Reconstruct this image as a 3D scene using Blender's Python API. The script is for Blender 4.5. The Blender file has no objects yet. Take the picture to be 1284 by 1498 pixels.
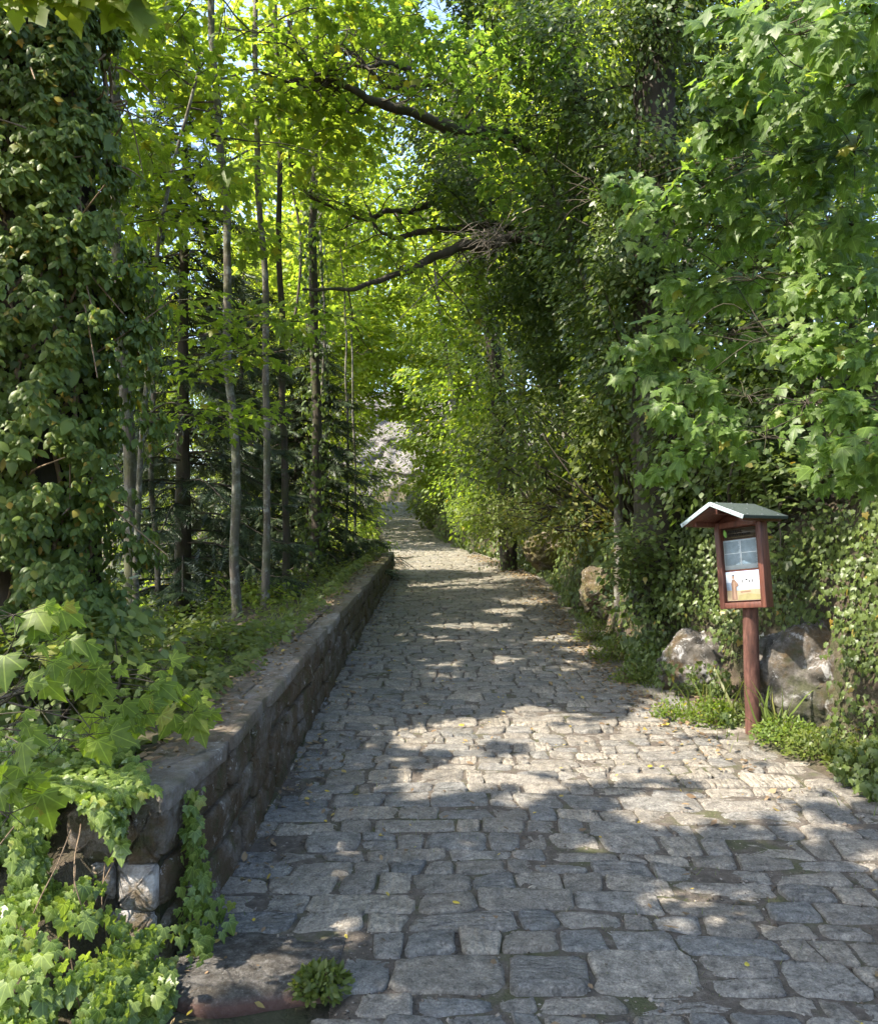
import bpy, math, time
import numpy as np
from mathutils import Vector, Matrix

T0 = time.time()
rng = np.random.default_rng(11)
SC = bpy.context.scene
COL = SC.collection
PI = math.pi
FPX, CX, HY, EYE = 1260.0, 642.0, 800.0, 1.6      # focal length in photo pixels, principal column, horizon row, eye height


def W(px, py, d):
    """point at distance d seen at a photo pixel"""
    return np.array([(px - CX) / FPX * d, d, EYE - (py - HY) / FPX * d])


# ------------------------------------------------------------------ noise
def _hash(ix, iy, iz, seed):
    h = (np.asarray(ix, np.int64) * 374761393 + iy * 668265263 + iz * 2147483647 + int(seed) * 974634777) & 0xFFFFFFFF
    h = ((h ^ (h >> 13)) * 1274126177) & 0xFFFFFFFF
    h = ((h ^ (h >> 16)) * 2246822519) & 0xFFFFFFFF
    return ((h ^ (h >> 15)) & 0xFFFF) / 65535.0


def vnoise(P, scale=1.0, seed=0):
    """value noise in 0..1 for points (n,2) or (n,3)"""
    P = np.asarray(P, float) * scale
    if P.shape[-1] == 2:
        P = np.concatenate([P, np.zeros(P.shape[:-1] + (1,))], -1)
    I = np.floor(P).astype(np.int64)
    f = P - I
    f = f * f * (3 - 2 * f)
    out = 0
    for dx in (0, 1):
        wx = f[..., 0] if dx else 1 - f[..., 0]
        for dy in (0, 1):
            wy = f[..., 1] if dy else 1 - f[..., 1]
            for dz in (0, 1):
                wz = f[..., 2] if dz else 1 - f[..., 2]
                out = out + wx * wy * wz * _hash(I[..., 0] + dx, I[..., 1] + dy, I[..., 2] + dz, seed)
    return out


def fbm(P, scale=1.0, seed=0, octaves=4):
    s, a, t = 0, 1.0, 0
    for k in range(octaves):
        s = s + a * vnoise(P, scale * 2 ** k, seed + k * 17)
        t += a
        a *= .5
    return s / t


def sstep(x, a, b):
    t = np.clip((np.asarray(x, float) - a) / (b - a), 0, 1)
    return t * t * (3 - 2 * t)


def unit(v):
    v = np.asarray(v, float)
    return v / np.maximum(np.linalg.norm(v, axis=-1, keepdims=True), 1e-9)


# ------------------------------------------------------------------ sun
EL, AZ_BACK = math.radians(52), math.radians(22)
SUN = np.array([-math.cos(EL) * math.cos(AZ_BACK), -math.cos(EL) * math.sin(AZ_BACK), math.sin(EL)])

# ------------------------------------------------------------------ path and terrain
Yk = [-60, -5, 3, 4.85, 5.67, 7.4, 9.4, 16.4, 20, 23.5, 27, 33, 45, 60, 90]
Rk = [5, 3.9, 3.25, 2.5, 2.2, 1.9, 1.80, 1.93, 1.55, 1.08, .32, -.5, -1.75, -4.8, -12]
Lk = [-5, -2.4, -1.2, -1.0, -1, -.98, -.96, -.9, -1.0, -1.3, -1.7, -2.2, -3.5, -7.2, -15]
Zy = [-60, -10, 0, 3.0, 4.2, 17, 22, 27, 36, 45, 52, 60, 90, 400]
Zz = [-3, -.8, -.27, -.10, 0.0, 1.02, 1.32, 1.6, 2.62, 3.92, 4.3, 4.4, 4.6, 5]


def _smooth_table(K, V, w):
    g = np.linspace(-62, 402, 4641)
    v = np.interp(g, K, V)
    n = int(w / .1)
    ker = np.hanning(2 * n + 3)
    ker /= ker.sum()
    return g, np.convolve(np.pad(v, n + 1, mode='edge'), ker, 'valid')


_GR = _smooth_table(Yk, Rk, .9)
_GL = _smooth_table(Yk, Lk, .9)
_GZ = _smooth_table(Zy, Zz, 1.1)
xr = lambda y: np.interp(y, *_GR)
xl = lambda y: np.interp(y, *_GL)
zr = lambda y: np.interp(y, *_GZ)
xin = lambda y: np.interp(y, [3.3, 4.3, 9, 17.4], [-1.12, -1.02, -.985, -.90])      # road-side face of the parapet
wtop = lambda y: np.interp(y, [3.4, 4.3, 17.3], [.60, .665, 1.50])                   # its top


def terrain_z(x, y):
    x = np.asarray(x, float)
    y = np.asarray(y, float)
    base = zr(y)
    u = x - xr(y)
    v = xl(y) - x
    P = np.stack([x, y], -1)
    n1 = fbm(P, .55, 3, 3) - .5
    n2 = fbm(P, 2.3, 9, 3) - .5
    start = .62 - .38 * sstep(y, 7, 10)
    uu = u - start - n1 * .5
    bank = np.interp(uu, [-1, 0, .12, .35, .8, 1.6, 3.2, 8, 25, 120, 400], [0, .03, .60, 1.2, 1.75, 2.3, 3.1, 4.9, 9, 20, 30])
    bank = bank * (1 - .35 * sstep(y, 18, 30)) + n2 * .22 * sstep(uu, 0, .5)
    zright = base - .05 + .065 * sstep(u, .16, .34) + bank + .03 * n2 * sstep(u, .1, .3)
    wall = sstep(y, 2.75, 3.7) * (1 - sstep(y, 17.0, 18.5))
    plat = wall * (wtop(np.clip(y, 3.4, 17.3)) - base - .13)
    fall = np.interp(v, [0, .40, 1.6, 4, 9, 20, 50, 400], [0, 0, -.18, -1.3, -3.2, -5.5, -8, -10])
    zleft = base + plat * sstep(v, .10, .24) + fall * (1 - .0 * wall) + n2 * .12 * sstep(v, .5, 1.2) + n1 * .8 * sstep(v, 2, 6)
    z = np.where(u > 0, zright, np.where(v > 0, zleft, base - .065))
    far = sstep(y, 60, 110)
    return z + far * (6 + 10 * sstep(np.abs(x + 3), 5, 60))


# light that reaches the ground through gaps in the canopy: blobs (photo px, py, rx, ry)
LIT = [(612, 1065, 34, 48), (600, 1140, 22, 36), (680, 1075, 60, 42), (660, 1150, 55, 36), (770, 1060, 70, 36), (830, 1110, 90, 50),
       (930, 1105, 110, 48), (1040, 1110, 80, 30), (760, 1150, 60, 36), (960, 1185, 120, 32), (1090, 1165, 90, 40), (1180, 1220, 90, 30),
       (1262, 1262, 50, 30), (1000, 1045, 80, 25), (700, 1022, 40, 16), (1240, 1392, 70, 9), (1130, 1380, 40, 6), (1180, 1120, 70, 40),
       (880, 1235, 40, 14), (760, 1248, 30, 12), (1110, 1090, 40, 30),
       (690, 915, 65, 6), (820, 935, 45, 7), (860, 950, 30, 5), (650, 935, 25, 4),
       (700, 872, 72, 7), (650, 866, 30, 6), (770, 880, 40, 6), (740, 895, 30, 4), (640, 838, 40, 4), (720, 846, 50, 4),
       (640, 822, 35, 5), (620, 806, 30, 5), (665, 812, 30, 4), (610, 792, 26, 3), (650, 798, 22, 3), (600, 778, 22, 3), (615, 768, 18, 2.5),
       (575, 752, 20, 2.5), (590, 760, 20, 2), (578, 742, 20, 2),
       (395, 975, 28, 14), (440, 940, 22, 8), (800, 990, 22, 8), (740, 965, 26, 6)]
LIT = np.array(LIT, float)
# further sun flecks: (x, y, z, radius) of things the sun reaches
RAYS = []


def lit_amount(px, py):
    m = np.zeros(px.shape)
    for cx, cy, rx, ry in LIT:
        d2 = ((px - cx) / rx) ** 2 + ((py - cy) / ry) ** 2
        m = np.maximum(m, 1.25 - d2)
    return m


def gap_keep(P, spare=1.0):
    """False for leaves that would stand in a canopy gap (the sun passes there to the ground)"""
    P = np.asarray(P, float)
    if len(P) == 0:
        return np.zeros(0, bool)
    G = P.copy()
    for _ in range(5):
        t = (P[:, 2] - zr(G[:, 1])) / SUN[2]
        G = P - SUN * t[:, None]
    inroad = (G[:, 0] > xl(G[:, 1]) - .5) & (G[:, 0] < xr(G[:, 1]) + .9) & (G[:, 1] > 2.4) & (G[:, 1] < 60)
    px = CX + FPX * G[:, 0] / np.maximum(G[:, 1], .5)
    py = HY + FPX * (EYE - zr(G[:, 1])) / np.maximum(G[:, 1], .5)
    far = np.clip((G[:, 1] - 5) / 10, 0, 1)
    n = .6 * (fbm(G[:, :2], 3.0, 21, 2) - .5) + 1.0 * (fbm(G[:, :2], 7.0, 23, 2) - .5)
    lit = lit_amount(px, py) + n * (1.7 - 1.0 * far) > .22 + .30 * (1 - sstep(G[:, 1], 4.2, 5.4))
    keep = ~(inroad & lit)
    tt = (P[:, 0] - 2.0) / SUN[0]
    H_ = P - SUN * tt[:, None]
    A_ = unit(np.cross(SUN, [0, 0, 1.0]))
    B_ = np.cross(A_, SUN)
    q = np.stack([P @ A_, P @ B_], -1)
    upper = (tt > .6) & (H_[:, 2] > zr(H_[:, 1]) + .35) & (H_[:, 1] > 4)
    keep &= ~(upper & (fbm(q, 1.25, 87, 3) > .575))
    for x, y, z, r in RAYS:
        d = P - np.array([x, y, z])
        a = d @ SUN
        perp = np.linalg.norm(d - a[:, None] * SUN, axis=1)
        keep &= ~((a > .25) & (perp < r))
    return keep


# ------------------------------------------------------------------ mesh helpers
def build(name, V, F, mat=None, parent=None, smooth=True):
    """F: (m,3)/(m,4) array or a list of such arrays / tuples"""
    me = bpy.data.meshes.new(name)
    V = np.asarray(V, np.float32).reshape(-1, 3)
    if isinstance(F, np.ndarray):
        F = [F]
    F = [np.asarray(f, np.int32) for f in F if len(f)]
    loops = np.concatenate([f.ravel() for f in F]) if F else np.zeros(0, np.int32)
    tot = np.concatenate([np.full(len(f), f.shape[1], np.int32) for f in F]) if F else np.zeros(0, np.int32)
    start = np.concatenate([[0], np.cumsum(tot)[:-1]]).astype(np.int32) if len(tot) else tot
    me.vertices.add(len(V))
    me.vertices.foreach_set('co', V.ravel())
    me.loops.add(len(loops))
    me.loops.foreach_set('vertex_index', loops)
    me.polygons.add(len(tot))
    me.polygons.foreach_set('loop_start', start)
    if smooth:
        me.polygons.foreach_set('use_smooth', np.ones(len(tot), bool))
    me.update(calc_edges=True)
    if mat:
        me.materials.append(mat)
    o = bpy.data.objects.new(name, me)
    COL.objects.link(o)
    if parent:
        o.parent = parent
        o.location = -Vector(parent.location)
    return o


class MB:
    """collects pieces into one mesh"""
    def __init__(s):
        s.V, s.F3, s.F4, s.n, s.co = [], [], [], 0, []

    def add(s, V, F3=None, F4=None):
        V = np.asarray(V, float).reshape(-1, 3)
        if F3 is not None and len(F3):
            s.F3.append(np.asarray(F3, np.int64) + s.n)
        if F4 is not None and len(F4):
            s.F4.append(np.asarray(F4, np.int64) + s.n)
        s.V.append(V)
        s.n += len(V)

    def tube(s, pts, rad, sides=8, wob=0.0, cap=True):
        pts = np.asarray(pts, float)
        n = len(pts)
        rad = np.broadcast_to(np.asarray(rad, float), (n,))
        t = unit(np.gradient(pts, axis=0))
        ref = np.array([0.31, .9, .12]) if abs(t[:, 2]).mean() > .6 else np.array([.1, .12, 1.0])
        a = unit(np.cross(t, ref))
        b = np.cross(t, a)
        th = np.linspace(0, 2 * PI, sides, endpoint=False)
        ring = a[:, None] * np.cos(th)[None, :, None] + b[:, None] * np.sin(th)[None, :, None]
        R = rad[:, None] * np.ones(sides)
        V = pts[:, None] + ring * R[..., None]
        if wob:
            R = R * (1 + wob * (fbm(V.reshape(-1, 3), 1.2 / max(rad.max(), .02) * .35, 5, 3).reshape(n, sides) - .5) * 2)
            V = pts[:, None] + ring * R[..., None]
        i = np.arange(n - 1)[:, None] * sides
        j = np.arange(sides)[None]
        k = (j + 1) % sides
        Q = np.stack([i + j, i + k, i + sides + k, i + sides + j], -1).reshape(-1, 4)
        V = V.reshape(-1, 3)
        F3 = None
        if cap:
            V = np.concatenate([V, pts[-1:] + t[-1:] * rad[-1] * .3, pts[:1] - t[:1] * rad[0] * .1])
            c = n * sides
            jj = np.arange(sides)
            kk = (jj + 1) % sides
            F3 = np.concatenate([np.stack([(n - 1) * sides + jj, (n - 1) * sides + kk, np.full(sides, c)], -1),
                                 np.stack([kk, jj, np.full(sides, c + 1)], -1)])
        s.add(V, F3, Q)

    def box(s, c, size, M=None, bev=0.0):
        hx, hy, hz = np.asarray(size, float) / 2
        if bev <= 0:
            V = np.array([[x, y, z] for x in (-hx, hx) for y in (-hy, hy) for z in (-hz, hz)])
            F = [[0, 1, 3, 2], [4, 6, 7, 5], [0, 4, 5, 1], [2, 3, 7, 6], [0, 2, 6, 4], [1, 5, 7, 3]]
            V = V + np.asarray(c, float)
            if M is not None:
                V = np.array([tuple(M @ Vector(v)) for v in V])
            s.add(V, None, F)
            return
        import bmesh
        bm = bmesh.new()
        bmesh.ops.create_cube(bm, size=1)
        for v in bm.verts:
            v.co = Vector((v.co.x * hx * 2, v.co.y * hy * 2, v.co.z * hz * 2))
        bmesh.ops.bevel(bm, geom=list(bm.edges), offset=bev, segments=2, affect='EDGES', profile=.5)
        for v in bm.verts:
            v.co += Vector(c)
            if M is not None:
                v.co = M @ v.co
        bm.verts.index_update()
        V = [tuple(v.co) for v in bm.verts]
        F3, F4 = [], []
        for f in bm.faces:
            ids = [v.index for v in f.verts]
            if len(ids) == 4:
                F4.append(ids)
            else:
                for q in range(1, len(ids) - 1):
                    F3.append([ids[0], ids[q], ids[q + 1]])
        bm.free()
        s.add(V, F3, F4)

    def build(s, name, mat, parent=None, smooth=True):
        F = []
        if s.F3:
            F.append(np.concatenate(s.F3))
        if s.F4:
            F.append(np.concatenate(s.F4))
        o = build(name, np.concatenate(s.V), F, mat, parent, smooth)
        if s.co:
            c = np.concatenate(s.co).astype(np.float32)
            if len(c) == s.n:
                o.data.attributes.new('leaf_co', 'FLOAT_VECTOR', 'POINT').data.foreach_set('vector', c.ravel())
        return o


def spline(ctrl, n=24):
    """Catmull-Rom through control points"""
    C_ = np.asarray(ctrl, float)
    if len(C_) == 2:
        t = np.linspace(0, 1, n)[:, None]
        return C_[0] * (1 - t) + C_[1] * t
    C_ = np.concatenate([[2 * C_[0] - C_[1]], C_, [2 * C_[-1] - C_[-2]]])
    m = len(C_) - 3
    out = []
    for q in np.linspace(0, m - 1e-6, n):
        i = int(q)
        t = q - i
        a, b, c, d = C_[i:i + 4]
        out.append(.5 * ((2 * b) + (c - a) * t + (2 * a - 5 * b + 4 * c - d) * t * t + (3 * b - a - 3 * c + d) * t ** 3))
    return np.array(out)


def wobble(pts, amp, scale, seed):
    pts = np.asarray(pts, float)
    off = np.stack([fbm(pts + k * 31.7, scale, seed + k, 2) - .5 for k in range(3)], -1) * 2 * amp
    w = np.linspace(0, 1, len(pts))[:, None]
    return pts + off * np.minimum(1, w * 4)


# ------------------------------------------------------------------ leaves
def _mirror(half):
    half = np.array(half, float)
    right = half
    left = half[::-1] * [-1, 1]
    L = [tuple(p) for p in right] + [tuple(p) for p in left if abs(p[0]) > 1e-6]
    return np.array(L)


def fan(half, centre, cup=.12, droop=.18, pleat=.10):
    O = _mirror(half)
    V = np.concatenate([[centre], O])
    rc = np.hypot(V[:, 0] - centre[0], V[:, 1] - centre[1])
    z = -cup * np.abs(V[:, 0]) - droop * np.maximum(V[:, 1], 0) ** 2 - pleat * rc
    z[0] = -droop * centre[1] ** 2
    n = len(O)
    i = np.arange(n)
    return np.column_stack([V, z]), np.stack([np.zeros(n, int), i + 1, (i + 1) % n + 1], -1)


MAPLE = fan([(0, .06), (.13, -.03), (.27, -.02), (.40, .01), (.35, .12), (.30, .22), (.43, .25), (.62, .41), (.50, .45), (.42, .56), (.30, .54),
             (.21, .56), (.27, .68), (.19, .74), (.12, .86), (0, 1.06)], (0, .33), .14, .2)
MAPLE_MID = fan([(0, .06), (.38, .0), (.28, .2), (.60, .43), (.40, .54), (.21, .56), (.22, .74), (0, 1.06)], (0, .33), .14, .2)
MAPLE_FAR = fan([(0, .02), (.36, .05), (.56, .44), (.22, .58), (0, 1.05)], (0, .36), .14, .2)
IVY = fan([(0, .10), (.20, -.06), (.42, .08), (.34, .26), (.48, .46), (.24, .55), (.12, .82), (0, 1.0)], (0, .3), .10, .12)
IVY_FAR = fan([(0, .05), (.30, .0), (.42, .36), (.16, .68), (0, 1.0)], (0, .3), .10, .12)
OVATE = fan([(0, 0), (.20, .16), (.30, .40), (.20, .72), (0, 1.0)], (0, .4), .28, .25)
OVATE_FAR = (np.array([[0, 0, 0], [.30, .36, -.09], [.20, .72, -.16], [0, 1, -.25], [-.20, .72, -.16], [-.30, .36, -.09]]),
             np.array([[0, 1, 2], [0, 2, 3], [0, 3, 4], [0, 4, 5]]))
DIAMOND = (np.array([[0, 0, 0], [.36, .45, -.10], [0, 1, -.18], [-.36, .45, -.10]]), np.array([[0, 1, 2], [0, 2, 3]]))
BLADE = (np.array([[-.03, 0, 0], [.03, 0, 0], [.025, .4, -.03], [-.025, .4, -.03], [.014, .75, -.16], [-.014, .75, -.16], [0, 1, -.34]]),
         np.array([[0, 1, 2], [0, 2, 3], [3, 2, 4], [3, 4, 5], [5, 4, 6]]))
_sp = [[0, 0, 0]]
_spf = []
for _k in range(9):          # spruce twig: a midrib of short needles in a flat, ragged spray
    _y = .08 + _k * .105
    _w = .20 * math.sin(PI * (.18 + .75 * _k / 9)) * (1 if _k % 2 else .75)
    for _s in (-1, 1):
        b0 = len(_sp)
        _sp += [[_s * .012, _y - .03, 0], [_s * _w, _y + .13, -.05], [_s * .012, _y + .055, 0.0]]
        _spf.append([b0, b0 + 1, b0 + 2])
b0 = len(_sp)
_sp += [[-.016, 0, .004], [.016, 0, .004], [0, 1.02, -.02]]
_spf.append([b0, b0 + 1, b0 + 2])
SPRUCE = (np.array(_sp), np.array(_spf))


def scatter(tmpl, P, Yd, N, S, curl=.25, squash=.12):
    """leaf meshes at P with tip direction Yd, blade normal N, length S"""
    V, F = tmpl
    n = len(P)
    S = np.broadcast_to(np.asarray(S, float), (n,))
    Yd = unit(Yd)
    N = unit(N - (N * Yd).sum(1, keepdims=True) * Yd)
    X = np.cross(Yd, N)
    wx = (1 + rng.normal(0, squash, n))[:, None]
    cz = rng.normal(0, curl, n)[:, None]
    lx = V[None, :, 0] * wx
    ly = V[None, :, 1] + 0 * lx
    lz = V[None, :, 2] + cz * (ly ** 2) * .5 + rng.normal(0, curl, n)[:, None] * lx * np.abs(lx)
    out = P[:, None] + S[:, None, None] * (lx[..., None] * X[:, None] + ly[..., None] * Yd[:, None] + lz[..., None] * N[:, None])
    Fi = F[None] + (np.arange(n) * len(V))[:, None, None]
    return out.reshape(-1, 3), Fi.reshape(-1, F.shape[1])


def rdir(n):
    return unit(rng.normal(size=(n, 3)))


def leaves(mb, tmpl, P, size, up=(0, 0, 1), tip=None, spread=.45, droop=.25, jit=.25, gap=True, curl=.25):
    """general foliage: blades roughly facing `up` (+ random), tips along `tip` (or random outward)"""
    P = np.asarray(P, float)
    if gap and len(P):
        k = gap_keep(P)
        P = P[k]
        if tip is not None and np.ndim(tip) == 2:
            tip = tip[k]
        if np.ndim(up) == 2:
            up = up[k]
    n = len(P)
    if n == 0:
        return
    N = unit(np.asarray(up, float) + rdir(n) * spread)
    if tip is None:
        t = rdir(n) * np.array([1, 1, .25])
    else:
        t = unit(np.broadcast_to(np.asarray(tip, float), (n, 3))) + rdir(n) * .55
    t = unit(t) + np.array([0, 0, -droop])
    S = size * np.exp(rng.normal(0, jit, n))
    V, F = scatter(tmpl, P, t, N, S, curl)
    mb.add(V, F)
    if len(tmpl[0]) > 12:
        mb.co.append(np.tile(tmpl[0] + [0, 0, 1], (n, 1)))


# ------------------------------------------------------------------ materials
def new_mat(name):
    m = bpy.data.materials.new(name)
    m.use_nodes = True
    nt = m.node_tree
    for n in list(nt.nodes):
        nt.nodes.remove(n)
    out = nt.nodes.new('ShaderNodeOutputMaterial')
    return m, nt, out


def ramp(nt, fac, stops, interp='LINEAR'):
    r = nt.nodes.new('ShaderNodeValToRGB')
    r.color_ramp.interpolation = interp
    e = r.color_ramp.elements
    while len(e) > 1:
        e.remove(e[0])
    e[0].position, e[0].color = stops[0][0], (*stops[0][1], 1)
    for p, c in stops[1:]:
        q = e.new(p)
        q.color = (*c, 1)
    if fac is not None:
        nt.links.new(fac, r.inputs[0])
    return r.outputs[0]


def node(nt, t, inputs=None, **props):
    n = nt.nodes.new(t)
    for k, v in props.items():
        setattr(n, k, v)
    for k, v in (inputs or {}).items():
        if hasattr(v, 'is_linked') or hasattr(v, 'links'):
            nt.links.new(v, n.inputs[k])
        else:
            n.inputs[k].default_value = v
    return n


def coords(nt, scale=(1, 1, 1)):
    g = nt.nodes.new('ShaderNodeNewGeometry')
    mp = node(nt, 'ShaderNodeMapping', {'Vector': g.outputs['Position'], 'Scale': scale})
    return mp.outputs[0]


def noise(nt, vec, scale, detail=4, rough=.55, dist=0):
    return node(nt, 'ShaderNodeTexNoise', {'Vector': vec, 'Scale': scale, 'Detail': detail, 'Roughness': rough, 'Distortion': dist}).outputs[0]


def mixc(nt, fac, a, b, blend='MIX'):
    m = node(nt, 'ShaderNodeMix', data_type='RGBA', blend_type=blend)
    for i, v in ((0, fac), (6, a), (7, b)):
        if hasattr(v, 'links'):
            nt.links.new(v, m.inputs[i])
        else:
            m.inputs[i].default_value = v if i == 0 else (*v, 1)
    return m.outputs[2]


def mathn(nt, op, a, b=0.0, c=0.0, clamp=False):
    m = node(nt, 'ShaderNodeMath', operation=op, use_clamp=clamp)
    for i, v in enumerate((a, b, c)):
        if hasattr(v, 'links'):
            nt.links.new(v, m.inputs[i])
        else:
            m.inputs[i].default_value = v
    return m.outputs[0]


def leaf_mat(name, stops, trans=1.9, tmix=.42, rough=.42, spec=.5, tint=(1.0, 1.0, .45), big=None, veins=False):
    m, nt, out = new_mat(name)
    g = nt.nodes.new('ShaderNodeNewGeometry')
    c = ramp(nt, g.outputs['Random Per Island'], stops)
    big_n = noise(nt, coords(nt), 1.1, 2)
    c = mixc(nt, mathn(nt, 'MULTIPLY', mathn(nt, 'SUBTRACT', big_n, .35), 1.1, clamp=True), c, big or tuple(min(1, v * 1.35) for v in stops[len(stops) // 2][1]))
    if veins:
        at = node(nt, 'ShaderNodeAttribute', attribute_name='leaf_co')
        sx = node(nt, 'ShaderNodeSeparateXYZ', {0: at.outputs['Vector']})
        X_, Y_ = sx.outputs[0], sx.outputs[1]
        d = None
        for th in (0, 40, -40, 82, -82):
            a = math.radians(th)
            e = mathn(nt, 'ABSOLUTE', mathn(nt, 'SUBTRACT', mathn(nt, 'MULTIPLY', X_, math.cos(a)), mathn(nt, 'MULTIPLY', mathn(nt, 'SUBTRACT', Y_, .04), math.sin(a))))
            d = e if d is None else mathn(nt, 'MINIMUM', d, e)
        # finer side veins
        w_ = node(nt, 'ShaderNodeTexWave', {'Vector': at.outputs['Vector'], 'Scale': 4.5, 'Distortion': 1.5}, wave_type='BANDS', bands_direction='DIAGONAL').outputs[1]
        vm = mathn(nt, 'MULTIPLY', ramp(nt, d, [(.008, (1, 1, 1)), (.022, (0, 0, 0))]), mathn(nt, 'GREATER_THAN', sx.outputs[2], .3))
        c = mixc(nt, mathn(nt, 'MULTIPLY', vm, .45), c, tuple(min(1, v * 2.2 + .02) for v in stops[len(stops) // 2][1]))
        bl = ramp(nt, noise(nt, coords(nt), 38, 3, .6), [(.3, (.78, .80, .75)), (.6, (1.08, 1.05, 1.0)), (.8, (1.3, 1.2, 1.0))])
        c = mixc(nt, 1.0, c, bl, 'MULTIPLY')
    c2 = mixc(nt, 1.0, c, tuple(trans * t for t in tint), 'MULTIPLY')
    p = node(nt, 'ShaderNodeBsdfPrincipled', {'Base Color': c, 'Roughness': rough, 'Specular IOR Level': spec})
    t = node(nt, 'ShaderNodeBsdfTranslucent', {'Color': c2})
    mx = node(nt, 'ShaderNodeMixShader', {0: tmix, 1: p.outputs[0], 2: t.outputs[0]})
    nt.links.new(mx.outputs[0], out.inputs[0])
    return m


def surf_mat(name, base, rough=.8, bump=None, bumpd=.01, spec=.3, metallic=0):
    """base: callable(nt) -> colour socket ; bump: callable(nt) -> height socket"""
    m, nt, out = new_mat(name)
    p = node(nt, 'ShaderNodeBsdfPrincipled', {'Roughness': rough, 'Specular IOR Level': spec, 'Metallic': metallic})
    c = base(nt) if callable(base) else None
    if c is not None:
        nt.links.new(c, p.inputs['Base Color'])
    else:
        p.inputs['Base Color'].default_value = (*base, 1)
    if bump:
        b = node(nt, 'ShaderNodeBump', {'Height': bump(nt), 'Distance': bumpd, 'Strength': 1.0})
        nt.links.new(b.outputs[0], p.inputs['Normal'])
    nt.links.new(p.outputs[0], out.inputs[0])
    return m


M = {}
M['maple'] = leaf_mat('maple_leaf', [(0, (.054, .098, .024)), (.5, (.074, .128, .028)), (.85, (.095, .150, .032)), (.97, (.13, .18, .035)), (1, (.24, .20, .03))], trans=2.6, tmix=.48, rough=.46, spec=.35, veins=True)
M['maple_light'] = leaf_mat('young_maple_leaf', [(0, (.075, .122, .022)), (.6, (.105, .158, .027)), (.95, (.14, .185, .03)), (1, (.24, .19, .03))], trans=2.6, tmix=.52, rough=.5, spec=.3, tint=(1.0, 1.0, .40), veins=True)
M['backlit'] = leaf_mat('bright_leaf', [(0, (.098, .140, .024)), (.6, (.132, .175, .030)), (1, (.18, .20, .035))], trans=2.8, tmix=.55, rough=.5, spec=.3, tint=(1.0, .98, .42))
M['ivy'] = leaf_mat('ivy_leaf', [(0, (.048, .072, .020)), (.55, (.072, .103, .025)), (.975, (.105, .14, .032)), (.985, (.20, .16, .03)), (1, (.26, .16, .03))], trans=2.0, tmix=.34, rough=.42, spec=.4)
M['ivy_bushy'] = leaf_mat('tufted_ivy_leaf', [(0, (.048, .080, .020)), (.45, (.080, .124, .027)), (.94, (.14, .185, .038)), (.97, (.22, .17, .03)), (1, (.32, .19, .03))], trans=2.2, tmix=.40, rough=.45, spec=.32, tint=(1.0, 1.0, .4))
M['ivy_light'] = leaf_mat('young_ivy_leaf', [(0, (.065, .110, .025)), (.6, (.105, .162, .033)), (.95, (.15, .200, .045)), (1, (.22, .22, .05))], trans=2.2, tmix=.42, rough=.38, spec=.45, veins=True)
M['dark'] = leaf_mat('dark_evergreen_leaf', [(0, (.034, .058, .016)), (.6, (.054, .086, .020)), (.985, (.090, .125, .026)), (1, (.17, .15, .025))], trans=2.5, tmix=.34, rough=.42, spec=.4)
M['bush'] = leaf_mat('bush_leaf', [(0, (.060, .082, .019)), (.6, (.086, .114, .025)), (1, (.125, .145, .030))], trans=2.4, tmix=.44, rough=.48, spec=.35)
M['olive'] = leaf_mat('olive_bush_leaf', [(0, (.080, .088, .020)), (.6, (.115, .120, .024)), (1, (.17, .15, .030))], trans=2.3, tmix=.42, rough=.5, spec=.3)
M['needle'] = leaf_mat('spruce_needle', [(0, (.018, .034, .014)), (.7, (.028, .048, .017)), (1, (.05, .07, .02))], trans=1.4, tmix=.15, rough=.5)
M['grass'] = leaf_mat('grass_blade', [(0, (.065, .095, .022)), (.6, (.095, .130, .030)), (1, (.19, .18, .06))], trans=2.2, tmix=.4, spec=.3)
M['litter'] = leaf_mat('dead_leaf', [(0, (.10, .065, .035)), (.4, (.15, .095, .05)), (.75, (.20, .14, .075)), (.93, (.24, .17, .06)), (1, (.42, .32, .05))], trans=1.0, tmix=.15, rough=.7)
M['yellow'] = leaf_mat('yellow_leaf', [(0, (.40, .28, .03)), (.6, (.50, .38, .05)), (1, (.30, .30, .05))], trans=1.2, tmix=.25, rough=.6)


def bark(name, dark, light, lichen=None, moss=None, scale=1.0):
    def base(nt):
        v = coords(nt, (scale * 14, scale * 14, scale * 3))
        c = ramp(nt, noise(nt, v, 1.3, 6, .65), [(.28, dark), (.72, light)])
        if lichen:
            f = ramp(nt, noise(nt, coords(nt), 9, 5, .7), [(.50, (0, 0, 0)), (.60, (1, 1, 1))])
            c = mixc(nt, mathn(nt, 'MULTIPLY', f, .8), c, lichen)
        if moss:
            f = ramp(nt, noise(nt, coords(nt), 3.1, 5, .7), [(.46, (0, 0, 0)), (.62, (1, 1, 1))])
            c = mixc(nt, mathn(nt, 'MULTIPLY', f, .75), c, moss)
        return c
    return surf_mat(name, base, .9, lambda nt: noise(nt, coords(nt, (scale * 22, scale * 22, scale * 5)), 1.2, 6, .7), .012)


M['bark_grey'] = bark('grey_lichen_bark', (.050, .042, .032), (.15, .13, .10), (.25, .25, .21), (.060, .066, .024))
M['bark_dark'] = bark('dark_mossy_bark', (.030, .024, .018), (.085, .068, .050), None, (.045, .05, .016))
M['bark_big'] = bark('old_tree_bark', (.020, .016, .012), (.055, .044, .032), None, (.03, .034, .014), .6)
M['vine'] = bark('vine_bark', (.11, .075, .045), (.26, .19, .12), None, None, 2)
M['twig'] = bark('dry_twig', (.13, .11, .085), (.30, .26, .21), None, None, 2)


def island(nt):
    return nt.nodes.new('ShaderNodeNewGeometry').outputs['Random Per Island']


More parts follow.
